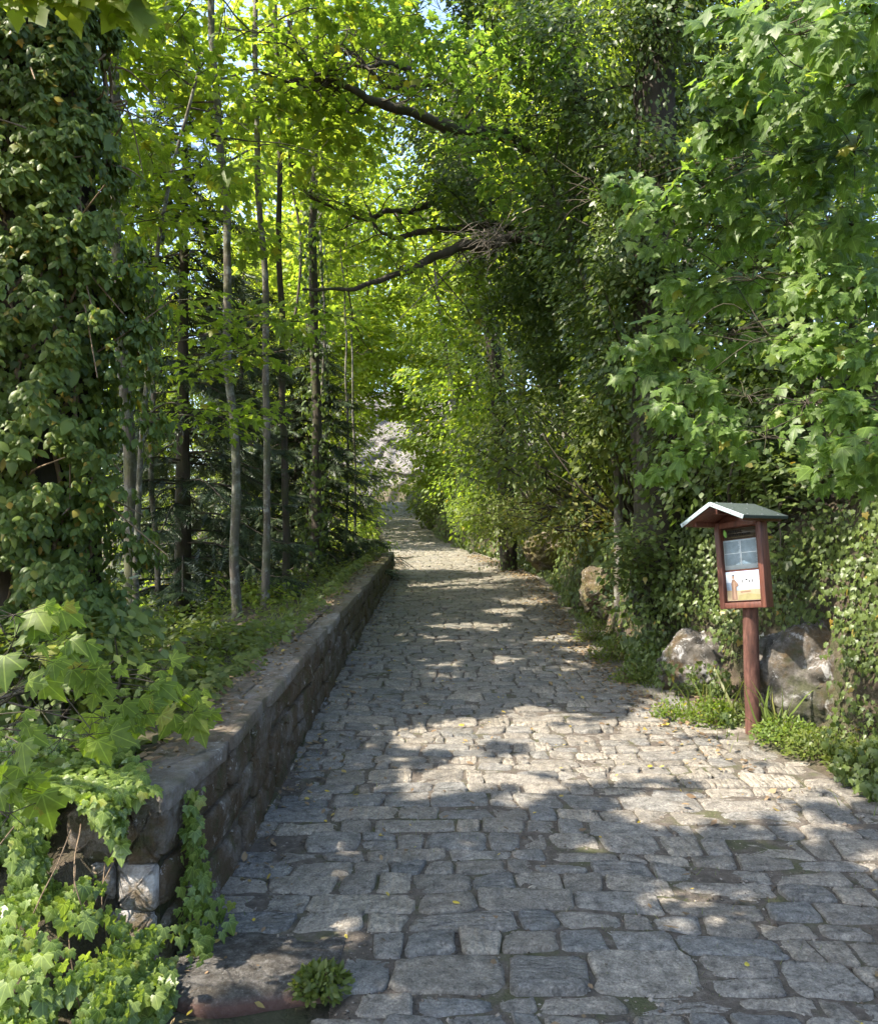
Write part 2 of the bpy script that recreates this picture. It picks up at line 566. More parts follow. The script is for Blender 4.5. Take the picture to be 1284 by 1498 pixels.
def sett_base(nt):
    r = island(nt)
    c = ramp(nt, r, [(0, (.125, .127, .128)), (.2, (.195, .180, .160)), (.4, (.148, .150, .150)), (.6, (.225, .206, .180)), (.8, (.150, .140, .126)), (1, (.265, .240, .205))])
    v = coords(nt)
    n = noise(nt, v, 16, 8, .72)
    c = mixc(nt, 1.0, c, ramp(nt, n, [(.30, (.40, .39, .37)), (.5, (.92, .92, .92)), (.70, (1.55, 1.52, 1.46))]), 'MULTIPLY')
    fine = noise(nt, v, 90, 4, .7)
    c = mixc(nt, 1.0, c, ramp(nt, fine, [(.32, (.55, .55, .55)), (.55, (1, 1, 1)), (.72, (1.5, 1.5, 1.5))]), 'MULTIPLY')
    # brown earth worn into the stone, pale lichen spots and a film of moss that grows up the path, its olive shade tone painted in
    f = ramp(nt, noise(nt, v, 5.5, 5, .65), [(.50, (0, 0, 0)), (.72, (1, 1, 1))])
    c = mixc(nt, mathn(nt, 'MULTIPLY', f, .42), c, (.150, .125, .100))
    pit = ramp(nt, noise(nt, v, 48, 6, .8, .4), [(.36, (.30, .28, .25)), (.46, (1, 1, 1))])
    c = mixc(nt, .85, c, pit, 'MULTIPLY')
    c = mixc(nt, 1.0, c, (1.22, 1.20, 1.13), 'MULTIPLY')
    li = ramp(nt, noise(nt, v, 34, 5, .75), [(.64, (0, 0, 0)), (.70, (1, 1, 1))])
    c = mixc(nt, mathn(nt, 'MULTIPLY', li, .5), c, (.36, .36, .33))
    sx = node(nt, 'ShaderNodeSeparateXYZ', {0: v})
    moss_shade = mathn(nt, 'MULTIPLY', mathn(nt, 'SUBTRACT', sx.outputs[1], 4.5), .11, clamp=True)
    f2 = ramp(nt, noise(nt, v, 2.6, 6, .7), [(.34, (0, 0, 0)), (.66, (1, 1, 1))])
    c = mixc(nt, mathn(nt, 'ADD', mathn(nt, 'MULTIPLY', mathn(nt, 'MULTIPLY', f2, moss_shade), .62), mathn(nt, 'MULTIPLY', moss_shade, .22)), c, (.130, .120, .080))
    return c


def sett_bump(nt):
    v = coords(nt)
    n = noise(nt, v, 26, 8, .7)
    n2 = noise(nt, v, 7, 3, .6)
    r = island(nt)
    # tooled grooves on some stones
    w = node(nt, 'ShaderNodeTexWave', {'Vector': v, 'Scale': 7.5, 'Distortion': 3.2, 'Detail': 2.0, 'Detail Scale': 2.0}, wave_type='BANDS', bands_direction='X', wave_profile='SIN').outputs[1]
    w2 = node(nt, 'ShaderNodeTexWave', {'Vector': v, 'Scale': 8.5, 'Distortion': 4.2, 'Detail': 2.0, 'Detail Scale': 2.0}, wave_type='BANDS', bands_direction='Y', wave_profile='SIN').outputs[1]
    g1 = mathn(nt, 'POWER', w, 3.0)
    g2 = mathn(nt, 'POWER', w2, 3.0)
    m1 = mathn(nt, 'GREATER_THAN', r, .88)
    m2 = mathn(nt, 'LESS_THAN', r, .16)
    gro = mathn(nt, 'ADD', mathn(nt, 'MULTIPLY', g1, m1), mathn(nt, 'MULTIPLY', g2, m2))
    n3 = noise(nt, v, 60, 6, .8, .4)
    s = mathn(nt, 'ADD', mathn(nt, 'ADD', mathn(nt, 'MULTIPLY', n, .8), mathn(nt, 'MULTIPLY', n2, .6)), mathn(nt, 'MULTIPLY', n3, .35))
    return mathn(nt, 'SUBTRACT', s, mathn(nt, 'MULTIPLY', gro, .22))


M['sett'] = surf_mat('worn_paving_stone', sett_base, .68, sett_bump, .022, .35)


def joint_base(nt):
    v = coords(nt)
    c = ramp(nt, noise(nt, v, 22, 6, .7), [(.3, (.050, .042, .033)), (.55, (.105, .088, .070)), (.75, (.19, .168, .14))])
    f = ramp(nt, noise(nt, v, 3.2, 5, .7), [(.50, (0, 0, 0)), (.64, (1, 1, 1))])
    return mixc(nt, mathn(nt, 'MULTIPLY', f, .7), c, (.062, .072, .022))


M['joint'] = surf_mat('earth_joint', joint_base, .95, lambda nt: noise(nt, coords(nt), 70, 5, .7), .014)


M['joint_grit'] = surf_mat('grit_crumb', lambda nt: ramp(nt, island(nt), [(0, (.045, .035, .026)), (.5, (.12, .095, .07)), (1, (.28, .25, .21))]), .95)


def soil_base(nt):
    v = coords(nt)
    c = ramp(nt, noise(nt, v, 6, 6, .7), [(.3, (.040, .030, .020)), (.55, (.085, .066, .045)), (.75, (.13, .105, .075))])
    f = ramp(nt, noise(nt, v, 1.6, 5, .7), [(.42, (0, 0, 0)), (.60, (1, 1, 1))])
    return mixc(nt, mathn(nt, 'MULTIPLY', f, .65), c, (.045, .058, .018))


M['soil'] = surf_mat('woodland_soil', soil_base, .95, lambda nt: noise(nt, coords(nt), 18, 6, .7), .05)


def wall_base(dirt=.9, pale=.28):
    def f(nt):
        v = coords(nt)
        c = ramp(nt, island(nt), [(0, (.15, .13, .105)), (.5, (.21, .19, .165)), (1, (.27, .25, .22))])
        c = mixc(nt, 1.0, c, ramp(nt, noise(nt, v, 20, 7, .7), [(.28, (.5, .48, .45)), (.55, (1, 1, 1)), (.75, (1.35, 1.33, 1.3))]), 'MULTIPLY')
        m = ramp(nt, noise(nt, v, 4.2, 6, .7), [(.32, (0, 0, 0)), (.54, (1, 1, 1))])
        c = mixc(nt, mathn(nt, 'MULTIPLY', m, dirt), c, (.095, .064, .032))
        m = ramp(nt, noise(nt, v, 8.5, 6, .7), [(.50, (0, 0, 0)), (.64, (1, 1, 1))])
        c = mixc(nt, mathn(nt, 'MULTIPLY', m, dirt * .8), c, (.062, .064, .022))
        m = ramp(nt, noise(nt, v, 11, 6, .72), [(.60, (0, 0, 0)), (.66, (1, 1, 1))])
        c = mixc(nt, mathn(nt, 'MULTIPLY', m, pale), c, (.46, .43, .39))
        sx = node(nt, 'ShaderNodeSeparateXYZ', {0: v})
        far = mathn(nt, 'MULTIPLY', mathn(nt, 'SUBTRACT', sx.outputs[1], 7.0), .14, clamp=True)
        m = ramp(nt, noise(nt, v, 3.4, 6, .7), [(.40, (0, 0, 0)), (.58, (1, 1, 1))])
        return mixc(nt, mathn(nt, 'MULTIPLY', mathn(nt, 'MULTIPLY', m, far), .85), c, (.105, .098, .022))
    return f


wall_bump = lambda nt: mathn(nt, 'ADD', noise(nt, coords(nt), 24, 8, .72), mathn(nt, 'MULTIPLY', noise(nt, coords(nt), 6, 4, .6), .8))
M['wall'] = surf_mat('mossy_wall_stone', wall_base(.95, .8), .88, wall_bump, .04)
M['coping'] = surf_mat('weathered_coping_stone', wall_base(.60, .6), .85, wall_bump, .02)


def pale_base(nt):
    v = coords(nt)
    c = ramp(nt, noise(nt, v, 9, 7, .72), [(.36, (.10, .082, .06)), (.48, (.24, .215, .19)), (.62, (.42, .40, .37))])
    m = ramp(nt, noise(nt, v, 6.2, 6, .7), [(.50, (0, 0, 0)), (.62, (1, 1, 1))])
    return mixc(nt, mathn(nt, 'MULTIPLY', m, .8), c, (.12, .085, .035))


M['pale'] = surf_mat('lichen_white_stone', pale_base, .88, wall_bump, .022)
def rock_base(nt):
    v = coords(nt)
    c = ramp(nt, noise(nt, v, 7, 8, .75), [(.34, (.035, .030, .022)), (.5, (.10, .09, .075)), (.66, (.19, .175, .155))])
    m = ramp(nt, noise(nt, v, 5.0, 7, .75, .6), [(.54, (0, 0, 0)), (.60, (1, 1, 1))])
    c = mixc(nt, mathn(nt, 'MULTIPLY', m, .85), c, (.46, .45, .43))
    m = ramp(nt, noise(nt, v, 3.2, 6, .7), [(.50, (0, 0, 0)), (.60, (1, 1, 1))])
    c = mixc(nt, mathn(nt, 'MULTIPLY', m, .8), c, (.085, .055, .022))
    m = ramp(nt, noise(nt, v, 2.1, 5, .7), [(.52, (0, 0, 0)), (.62, (1, 1, 1))])
    return mixc(nt, mathn(nt, 'MULTIPLY', m, .8), c, (.045, .05, .018))


M['rock'] = surf_mat('lichen_rock', rock_base, .9, lambda nt: noise(nt, coords(nt), 12, 8, .75), .05)


def quarry_base(nt):
    v = coords(nt)
    c = ramp(nt, noise(nt, v, 2.2, 8, .75), [(.34, (.085, .078, .07)), (.5, (.19, .178, .168)), (.66, (.28, .265, .255))])
    m = ramp(nt, noise(nt, v, .9, 5, .7), [(.56, (0, 0, 0)), (.66, (1, 1, 1))])
    return mixc(nt, mathn(nt, 'MULTIPLY', m, .6), c, (.18, .17, .06))


M['quarry'] = surf_mat('sunlit_scree', quarry_base, .95, lambda nt: noise(nt, coords(nt), 3.2, 8, .75), .25)


def wood_base(nt):
    v = coords(nt, (18, 18, 1.6))
    c = ramp(nt, noise(nt, v, 2.0, 5, .6), [(.3, (.062, .024, .016)), (.55, (.115, .042, .028)), (.75, (.185, .078, .052))])
    return c


M['red_wood'] = surf_mat('red_brown_stained_wood', wood_base, .48, lambda nt: noise(nt, coords(nt, (40, 40, 3)), 2, 5, .6), .003, .45)


def post_base(nt):
    v = coords(nt, (14, 14, 3))
    return ramp(nt, noise(nt, v, 2.4, 6, .65), [(.3, (.040, .020, .015)), (.5, (.088, .038, .027)), (.72, (.17, .085, .064))])


M['post_wood'] = surf_mat('weathered_red_post', post_base, .7, lambda nt: noise(nt, coords(nt, (34, 34, 3)), 2, 6, .7), .006)


def felt_base(nt):
    return ramp(nt, noise(nt, coords(nt), 60, 4, .7), [(.3, (.026, .036, .030)), (.7, (.050, .066, .055))])


M['felt'] = surf_mat('green_roofing_felt', felt_base, .8, lambda nt: noise(nt, coords(nt), 220, 3, .6), .002)
M['trim'] = surf_mat('pale_metal_trim', lambda nt: ramp(nt, noise(nt, coords(nt), 30, 4, .6), [(.3, (.26, .34, .36)), (.7, (.40, .48, .49))]), .35, None, 0, .5)
M['stud'] = surf_mat('nail_head', (.20, .22, .22), .4, None, 0, .5, .7)


def flat(name, col, rough=.35):
    return surf_mat(name, lambda nt: mixc(nt, 1.0, col, ramp(nt, noise(nt, coords(nt), 25, 4, .6), [(.3, (.86, .86, .86)), (.7, (1.08, 1.08, 1.08))]), 'MULTIPLY'), rough)


M['paper'] = flat('pale_blue_sheet', (.56, .66, .73))
M['ink'] = flat('printed_ink', (.19, .28, .36), .4)
M['header'] = flat('dark_header_sheet', (.060, .050, .035))
M['header_ink'] = flat('header_lettering', (.012, .011, .010))
M['gold'] = flat('header_line', (.24, .19, .11))
M['logo'] = flat('green_emblem', (.16, .36, .06))
M['white_line'] = flat('white_line', (.76, .82, .86))
M['p_sky'] = flat('picture_sky', (.30, .40, .55))
M['p_cloud'] = flat('picture_cloud', (.50, .56, .64))
M['p_white'] = flat('picture_white', (.46, .47, .49))
M['p_ochre'] = flat('picture_ochre', (.29, .23, .15))
M['p_brown'] = flat('picture_brown', (.17, .11, .08))
M['p_skin'] = flat('picture_skin', (.25, .17, .12))
M['p_dark'] = flat('picture_dark', (.05, .05, .06))
M['p_green'] = flat('picture_green', (.22, .20, .10))


# ------------------------------------------------------------------ tagging
def tag(o, label=None, cat=None, group=None, kind=None):
    if label:
        o['label'] = label
    if cat:
        o['category'] = cat
    if group:
        o['group'] = group
    if kind:
        o['kind'] = kind
    return o


def thing(name, label, cat, loc=(0, 0, 0), group=None):
    o = bpy.data.objects.new(name, None)
    o.empty_display_size = .2
    o.location = tuple(float(v) for v in loc)
    COL.objects.link(o)
    return tag(o, label, cat, group)


# ------------------------------------------------------------------ ground
def make_ground():
    ys = np.concatenate([np.arange(-60, -4, 4), np.arange(-4, 2, .5), np.arange(2, 20, .13), np.arange(20, 62, .5), np.arange(62, 120, 4), np.arange(120, 421, 30)])
    uu = np.concatenate([np.arange(0, 2.6, .09), np.arange(2.6, 8, .4), np.arange(8, 40, 3), [45, 60, 90, 140, 220, 320]])
    lat = []
    for y in ys:
        R, L = float(xr(y)), float(xl(y))
        xs = np.concatenate([(L - uu[::-1] - 1e-4), [L + .02, (L + R) / 2, R - .02], R + uu + 1e-4])
        lat.append(xs)
    X = np.array(lat)
    Y = np.repeat(ys[:, None], X.shape[1], 1)
    Z = terrain_z(X, Y)
    nr, nc = X.shape
    V = np.stack([X, Y, Z], -1).reshape(-1, 3)
    i = np.arange(nr - 1)[:, None] * nc
    j = np.arange(nc - 1)[None]
    F = np.stack([i + j, i + j + 1, i + nc + j + 1, i + nc + j], -1).reshape(-1, 4)
    o = build('ground', V, F, M['soil'])
    tag(o, kind='structure')


make_ground()


def road_dip(x, y):
    return (fbm(np.stack([np.asarray(x, float), np.asarray(y, float)], -1), .8, 55, 2) - .5) * .05


def stone(mb, quad, fmap, thick=.04, bev=.018, dome=.008, sup=5.0, n=16, rough=.006, tilt=.006, inner=True):
    """one stone: quad of (u,v) corners, fmap(u,v,h)->xyz"""
    q = np.asarray(quad, float)
    size = min(np.linalg.norm(q[1] - q[0]), np.linalg.norm(q[3] - q[0]), np.linalg.norm(q[2] - q[1]))
    th = np.linspace(0, 2 * PI, n, endpoint=False) + PI / n
    s_ = sup + rng.uniform(-3.0, 2.5)
    cu = np.sign(np.cos(th)) * np.abs(np.cos(th)) ** (2 / s_)
    cv = np.sign(np.sin(th)) * np.abs(np.sin(th)) ** (2 / s_)
    rr = 1 + .05 * np.sin(th * rng.integers(2, 4) + rng.uniform(0, 6)) * rng.uniform(-1, 1) + rng.normal(0, .028, n)
    cu, cv = cu * rr, cv * rr

    def bil(a, b):
        a = (a + 1) / 2
        b = (b + 1) / 2
        return ((1 - a) * (1 - b))[:, None] * q[0] + (a * (1 - b))[:, None] * q[1] + (a * b)[:, None] * q[2] + ((1 - a) * b)[:, None] * q[3]
    k1 = 1 - min(.45, bev / size * 1.0)
    k2 = 1 - min(.55, bev / size * 2.6)
    tu, tv = rng.normal(0, tilt, 2)
    base = rng.normal(0, rough)
    rings = [(1.0, -thick), (1.0, -bev * .6), (k1, 0.0), (k2, dome * .55)]
    if inner:
        rings.append((k2 * .55, dome))
    V = []
    for k, h in rings:
        uv = bil(cu * k, cv * k)
        hh = h + base + (tu * cu * k + tv * cv * k) + (rng.normal(0, rough * .55, n) if h > -bev else 0)
        V.append(fmap(uv[:, 0], uv[:, 1], hh))
    uv = bil(np.zeros(1), np.zeros(1))
    V.append(fmap(uv[:, 0], uv[:, 1], np.array([dome * 1.1 + base])))
    V = np.concatenate(V)
    m = len(rings)
    i = np.arange(m - 1)[:, None] * n
    j = np.arange(n)[None]
    k = (j + 1) % n
    F4 = np.stack([i + j, i + k, i + n + k, i + n + j], -1).reshape(-1, 4)
    jj = np.arange(n)
    F3 = np.stack([(m - 1) * n + jj, (m - 1) * n + (jj + 1) % n, np.full(n, m * n)], -1)
    mb.add(V, F3, F4)


def make_road():
    mb = MB()
    fmap = lambda u, v, h: np.stack([u, v, zr(v) + road_dip(u, v) + h], -1)
    y = 2.0
    rows = []
    while y < 47:
        t = np.clip((y - 3) / 20, 0, 1)
        hgt = rng.choice([.12, .15, .18, .22, .27], p=[.28, .32, .24, .12, .04] if y > 5.2 else [.16, .26, .28, .2, .10]) * (1 + .2 * t)
        rows.append((y, hgt))
        y += hgt
    for i, (y0, hgt) in enumerate(rows):
        R, L = float(xr(y0)) + .06 + .14 * (1 - float(sstep(y0, 7, 9))), float(xl(y0)) - .04
        x = L + rng.uniform(-.2, 0)
        g = .0048 + .003 * rng.random()

        def yb(xx, k):
            Y0 = rows[k][0] if k < len(rows) else rows[-1][0] + rows[-1][1]
            return Y0 + .05 * math.sin(xx * 1.9 + Y0 * .9) * math.sin(xx * .7 + Y0 * .53 + 2) + .014 * math.sin(xx * 7.3 + k * 2.7) + .010 * math.sin(xx * 13.1 + k * 5.1) - .035 * xx * (1 - min(1, max(0, (Y0 - 4) / 8)))
        tb = tt = 0.0
        while x < R:
            w = float(np.clip(rng.lognormal(math.log(.20 + .45 * (hgt - .15) + .035 * (y0 < 5)), .44), .09, .46))
            x0, x1 = x, x + w
            x = x1
            b0, t0 = tb, tt
            tb, tt = rng.normal(0, .012, 2)
            if x1 < L + .05:
                continue
            x0c = max(x0, L)
            a, b = yb(x0c, i), yb(x1, i)
            c, d = yb(x1, i + 1), yb(x0c, i + 1)
            n = 26 if y0 < 8 else 14
            if (x0c + x1) / 2 < -.37 and y0 < 3.66:
                continue

            def put(qq):
                qq = np.array(qq) + rng.normal(0, .004, (4, 2))
                stone(mb, qq, fmap, .05, .007 + .006 * rng.random(), .001 + .005 * rng.random(), 7.0, n, .0050, .005, inner=y0 < 14)
            edge = abs(x0 - L) < .3 or x1 > R - .25
            if edge and rng.random() < .035:
                continue
            gl = lambda: g + abs(rng.normal(0, .003))
            xa, xb_, xc, xd = x0c + b0 + gl(), x1 + tb - gl(), x1 + tt - gl(), x0c + t0 + gl()
            if hgt > .19 and rng.random() < .4:
                f = rng.uniform(.38, .62)
                am, bm_ = a + (d - a) * f, b + (c - b) * f
                xma, xmb = xa + (xd - xa) * f, xb_ + (xc - xb_) * f
                put([(xa, a + g), (xb_, b + g), (xmb, bm_ - g), (xma, am - g)])
                if w > .26 and rng.random() < .6:
                    f2 = rng.uniform(.35, .65)
                    xm, ym = xma + (xmb - xma) * f2, am + (bm_ - am) * f2
                    xn, yn = xd + (xc - xd) * f2, d + (c - d) * f2
                    put([(xma, am + g), (xm - g, ym + g), (xn - g, yn - g), (xd, d - g)])
                    put([(xm + g, ym + g), (xmb, bm_ + g), (xc, c - g), (xn + g, yn - g)])
                else:
                    put([(xma, am + g), (xmb, bm_ + g), (xc, c - g), (xd, d - g)])
            else:
                put([(xa, a + g), (xb_, b + g), (xc, c - g), (xd, d - g)])
    o = mb.build('cobbled_path', M['sett'])
    tag(o, kind='structure')
    # the earth between the setts
    ys = np.concatenate([np.arange(1.2, 12, .05), np.arange(12, 60, .2)])
    ts = np.linspace(0, 1, 60)
    X = xl(ys)[:, None] - .1 + (xr(ys) - xl(ys) + .34)[:, None] * ts[None]
    Y = np.repeat(ys[:, None], len(ts), 1)
    P = np.stack([X, Y], -1)
    Z = zr(Y) + road_dip(X, Y) - .010 + (fbm(P, 9, 61, 3) - .5) * .020 - .20 * (1 - sstep(X, -.50, -.36)) * (1 - sstep(Y, 3.2, 3.5)) + .02 * sstep(np.abs(ts - .5), .47, .5)[None]
    nr, nc = X.shape
    i = np.arange(nr - 1)[:, None] * nc
    jn = np.arange(nc - 1)[None]
    F = np.stack([i + jn, i + jn + 1, i + nc + jn + 1, i + nc + jn], -1).reshape(-1, 4)
    tag(build('path_earth', np.stack([X, Y, Z], -1).reshape(-1, 3), F, M['joint']), kind='structure')


make_road()
print('road', round(time.time() - T0, 1))


# ------------------------------------------------------------------ parapet wall
def make_wall():
    t = thing('stone_wall', 'low mossy stone parapet wall running along the left edge of the path', 'wall', (-1.1, 3.5, -.05))
    YE = 17.2
    # core
    ys = np.linspace(3.48, YE - .02, 60)
    mb = MB()
    sec = []
    for y in ys:
        a, z0, z1 = float(xin(y)), float(zr(y)) - .3, float(wtop(y)) - .06
        sec.append([[a - .27, y, z0], [a - .025, y, z0], [a - .025, y, z1], [a - .27, y, z1]])
    V = np.array(sec).reshape(-1, 3)
    n = len(ys)
    i = np.arange(n - 1)[:, None] * 4
    j = np.arange(4)[None]
    k = (j + 1) % 4
    F = np.stack([i + j, i + k, i + 4 + k, i + 4 + j], -1).reshape(-1, 4)
    mb.add(V, None, np.concatenate([F, [[0, 1, 2, 3]], [[4 * n - 4, 4 * n - 1, 4 * n - 2, 4 * n - 3]]]))
    mb.build('core', M['joint'], t)
    # road-side face
    mb = MB()
    fm = lambda u, v, h: np.stack([xin(u) + h, u, zr(u) - .06 + v * (wtop(u) - .055 - zr(u) + .06)], -1)
    edges = [0, .36, .68, 1.0]
    for r in range(3):
        y = 3.45 - rng.uniform(0, .25)
        while y < YE:
            w = rng.uniform(.26, .62)
            y0, y1 = max(y, 3.45), min(y + w, YE)
            y += w
            if y1 - y0 < .08:
                continue
            g, gv = .009, .016
            j = lambda: rng.normal(0, .022)
            e0, e1 = edges[r] + j() * (r > 0), edges[r + 1] + j() * (r < 2)
            stone(mb, [(y0 + g, e0 + gv), (y1 - g, e0 + gv + j()), (y1 - g + j() * .4, e1 - gv), (y0 + g + j() * .4, e1 - gv)],
                  fm, .06, .011, .007, 8, 24, .006, .005)
    mb.build('facing', M['wall'], t)
    # outer face, plain rubble
    mb = MB()
    fm2 = lambda u, v, h: np.stack([xin(u) - .28 - h, u, zr(u) - .2 + v * (wtop(u) - .10 - zr(u) + .2)], -1)
    for r in range(3):
        y = 3.45
        while y < YE:
            w = rng.uniform(.3, .6)
            stone(mb, [(y + .01, edges[r] + .02), (min(y + w, YE) - .01, edges[r] + .02), (min(y + w, YE) - .01, edges[r + 1] - .02), (y + .01, edges[r + 1] - .02)][::-1], fm2, .05, .02, .012, 5, 10, .008, .006)
            y += w
    mb.build('outer_facing', M['wall'], t)
    # coping slabs
    y = 3.44
    mb = MB()
    fc = lambda u, v, h: np.stack([xin(v) + u, v, wtop(v) + h + (fbm(np.stack([u * 3, v], -1), 2.0, 71, 3) - .5) * .030], -1)
    while y < YE - .2:
        w = rng.uniform(.42, .95)
        y1 = min(y + w, YE + .03)
        if YE - y1 < .3:
            y1 = YE + .03
        j = lambda s=.009: rng.normal(0, s)
        if y < 3.5:
            y = 3.42
        split = rng.random() < .35
        if split:
            m = rng.uniform(-.20, -.10)
            stone(mb, [(m + .006, y + .006), (.012 + j(), y + .006), (.012 + j(), y1 - .006), (m + .006 + j(), y1 - .006)], fc, .07, .010, .004, 10, 24, .004, .004)
            stone(mb, [(-.31 + j(), y + .006), (m - .006, y + .006), (m - .006, y1 - .006), (-.31 + j(), y1 - .006)], fc, .07, .010, .004, 10, 24, .004, .004)
        else:
            stone(mb, [(-.31 + j(), y + .006), (.012 + j(), y + .006), (.012 + j(), y1 - .006), (-.31 + j(), y1 - .006)], fc, .07, .010, .004, 10, 28, .004, .004)
        y = y1
    mb.build('coping', M['coping'], t)
    # rough end face towards the camera
    mb = MB()
    fe = lambda u, v, h: np.stack([u + 0 * v, 3.45 - h - (.62 - v) * .05, v], -1)
    mu = MB()
    for (a, b, c, d) in [(-1.53, -1.33, -.15, .17), (-1.33, -1.13, -.15, .14), (-1.53, -1.30, .17, .33), (-1.30, -1.125, .14, .33), (-1.50, -1.26, .33, .54), (-1.26, -1.12, .33, .58)]:
        mb_ = mu if c > .3 else mb
        stone(mb_, [(a + .004, c + .004), (b - .004, c + .004), (b - .007, d - .004), (a + .004, d - .004)], fe, .09, .018, .012, 7, 30, .012, .012)
    mu.build('end_face_top', M['wall'], t)
    mb.build('end_face', M['pale'], t)
    return t


make_wall()


def make_step():
    t = thing('stone_step', 'worn grey stone slab with a rounded reddish front edge at the wall foot', 'step', (-.72, 3.35, -.12))
    # slab: profile in y (front edge rounded) swept over x
    xs = np.linspace(-1.06, -.40, 26)
    prof = [(3.82, -.08), (3.82, -.02), (3.65, -.008), (3.45, -.012), (3.32, -.026), (3.25, -.038), (3.21, -.058), (3.20, -.085), (3.21, -.115), (3.24, -.145), (3.3, -.22)]
    V = []
    for x in xs:
        e = ((x + .73) / .33)
        for (y, z) in prof:
            yy = y + (.07 * e * e + .03 * math.sin(x * 9) if y < 3.5 else .04 * e)
            V.append((x + .03 * (y - 3.4), yy, z + float(zr(3.5)) + .014))
    V = np.array(V)
    V += (fbm(V, 9, 5, 4) - .5)[:, None] * np.array([.01, .02, .022])
    n, m = len(xs), len(prof)
    i = np.arange(n - 1)[:, None] * m
    j = np.arange(m - 1)[None]
    F = np.stack([i + j, i + j + 1, i + m + j + 1, i + m + j], -1).reshape(-1, 4)
    ends = [list(range(m - 1, -1, -1)), [(n - 1) * m + q for q in range(m)]]

    def base(nt):
        v = coords(nt)
        c = ramp(nt, noise(nt, v, 24, 8, .78), [(.34, (.045, .038, .03)), (.5, (.12, .11, .095)), (.64, (.25, .235, .21))])
        li = ramp(nt, noise(nt, v, 60, 4, .7), [(.60, (0, 0, 0)), (.66, (1, 1, 1))])
        c = mixc(nt, mathn(nt, 'MULTIPLY', li, .6), c, (.36, .35, .32))
        m_ = ramp(nt, noise(nt, v, 7, 5, .7), [(.5, (0, 0, 0)), (.66, (1, 1, 1))])
        c = mixc(nt, mathn(nt, 'MULTIPLY', m_, .55), c, (.07, .055, .035))
        sx = node(nt, 'ShaderNodeSeparateXYZ', {0: v})
        red = mathn(nt, 'MULTIPLY', mathn(nt, 'SUBTRACT', -.085, sx.outputs[2]), 40, clamp=True)
        return mixc(nt, mathn(nt, 'MULTIPLY', red, .75), c, (.19, .10, .078))
    ms = surf_mat('rough_slab_stone', base, .85, lambda nt: noise(nt, coords(nt), 42, 8, .8), .05)
    Ff = [F] + [np.array([e]) for e in ends]
    build('slab', V, Ff, ms, t)


make_step()


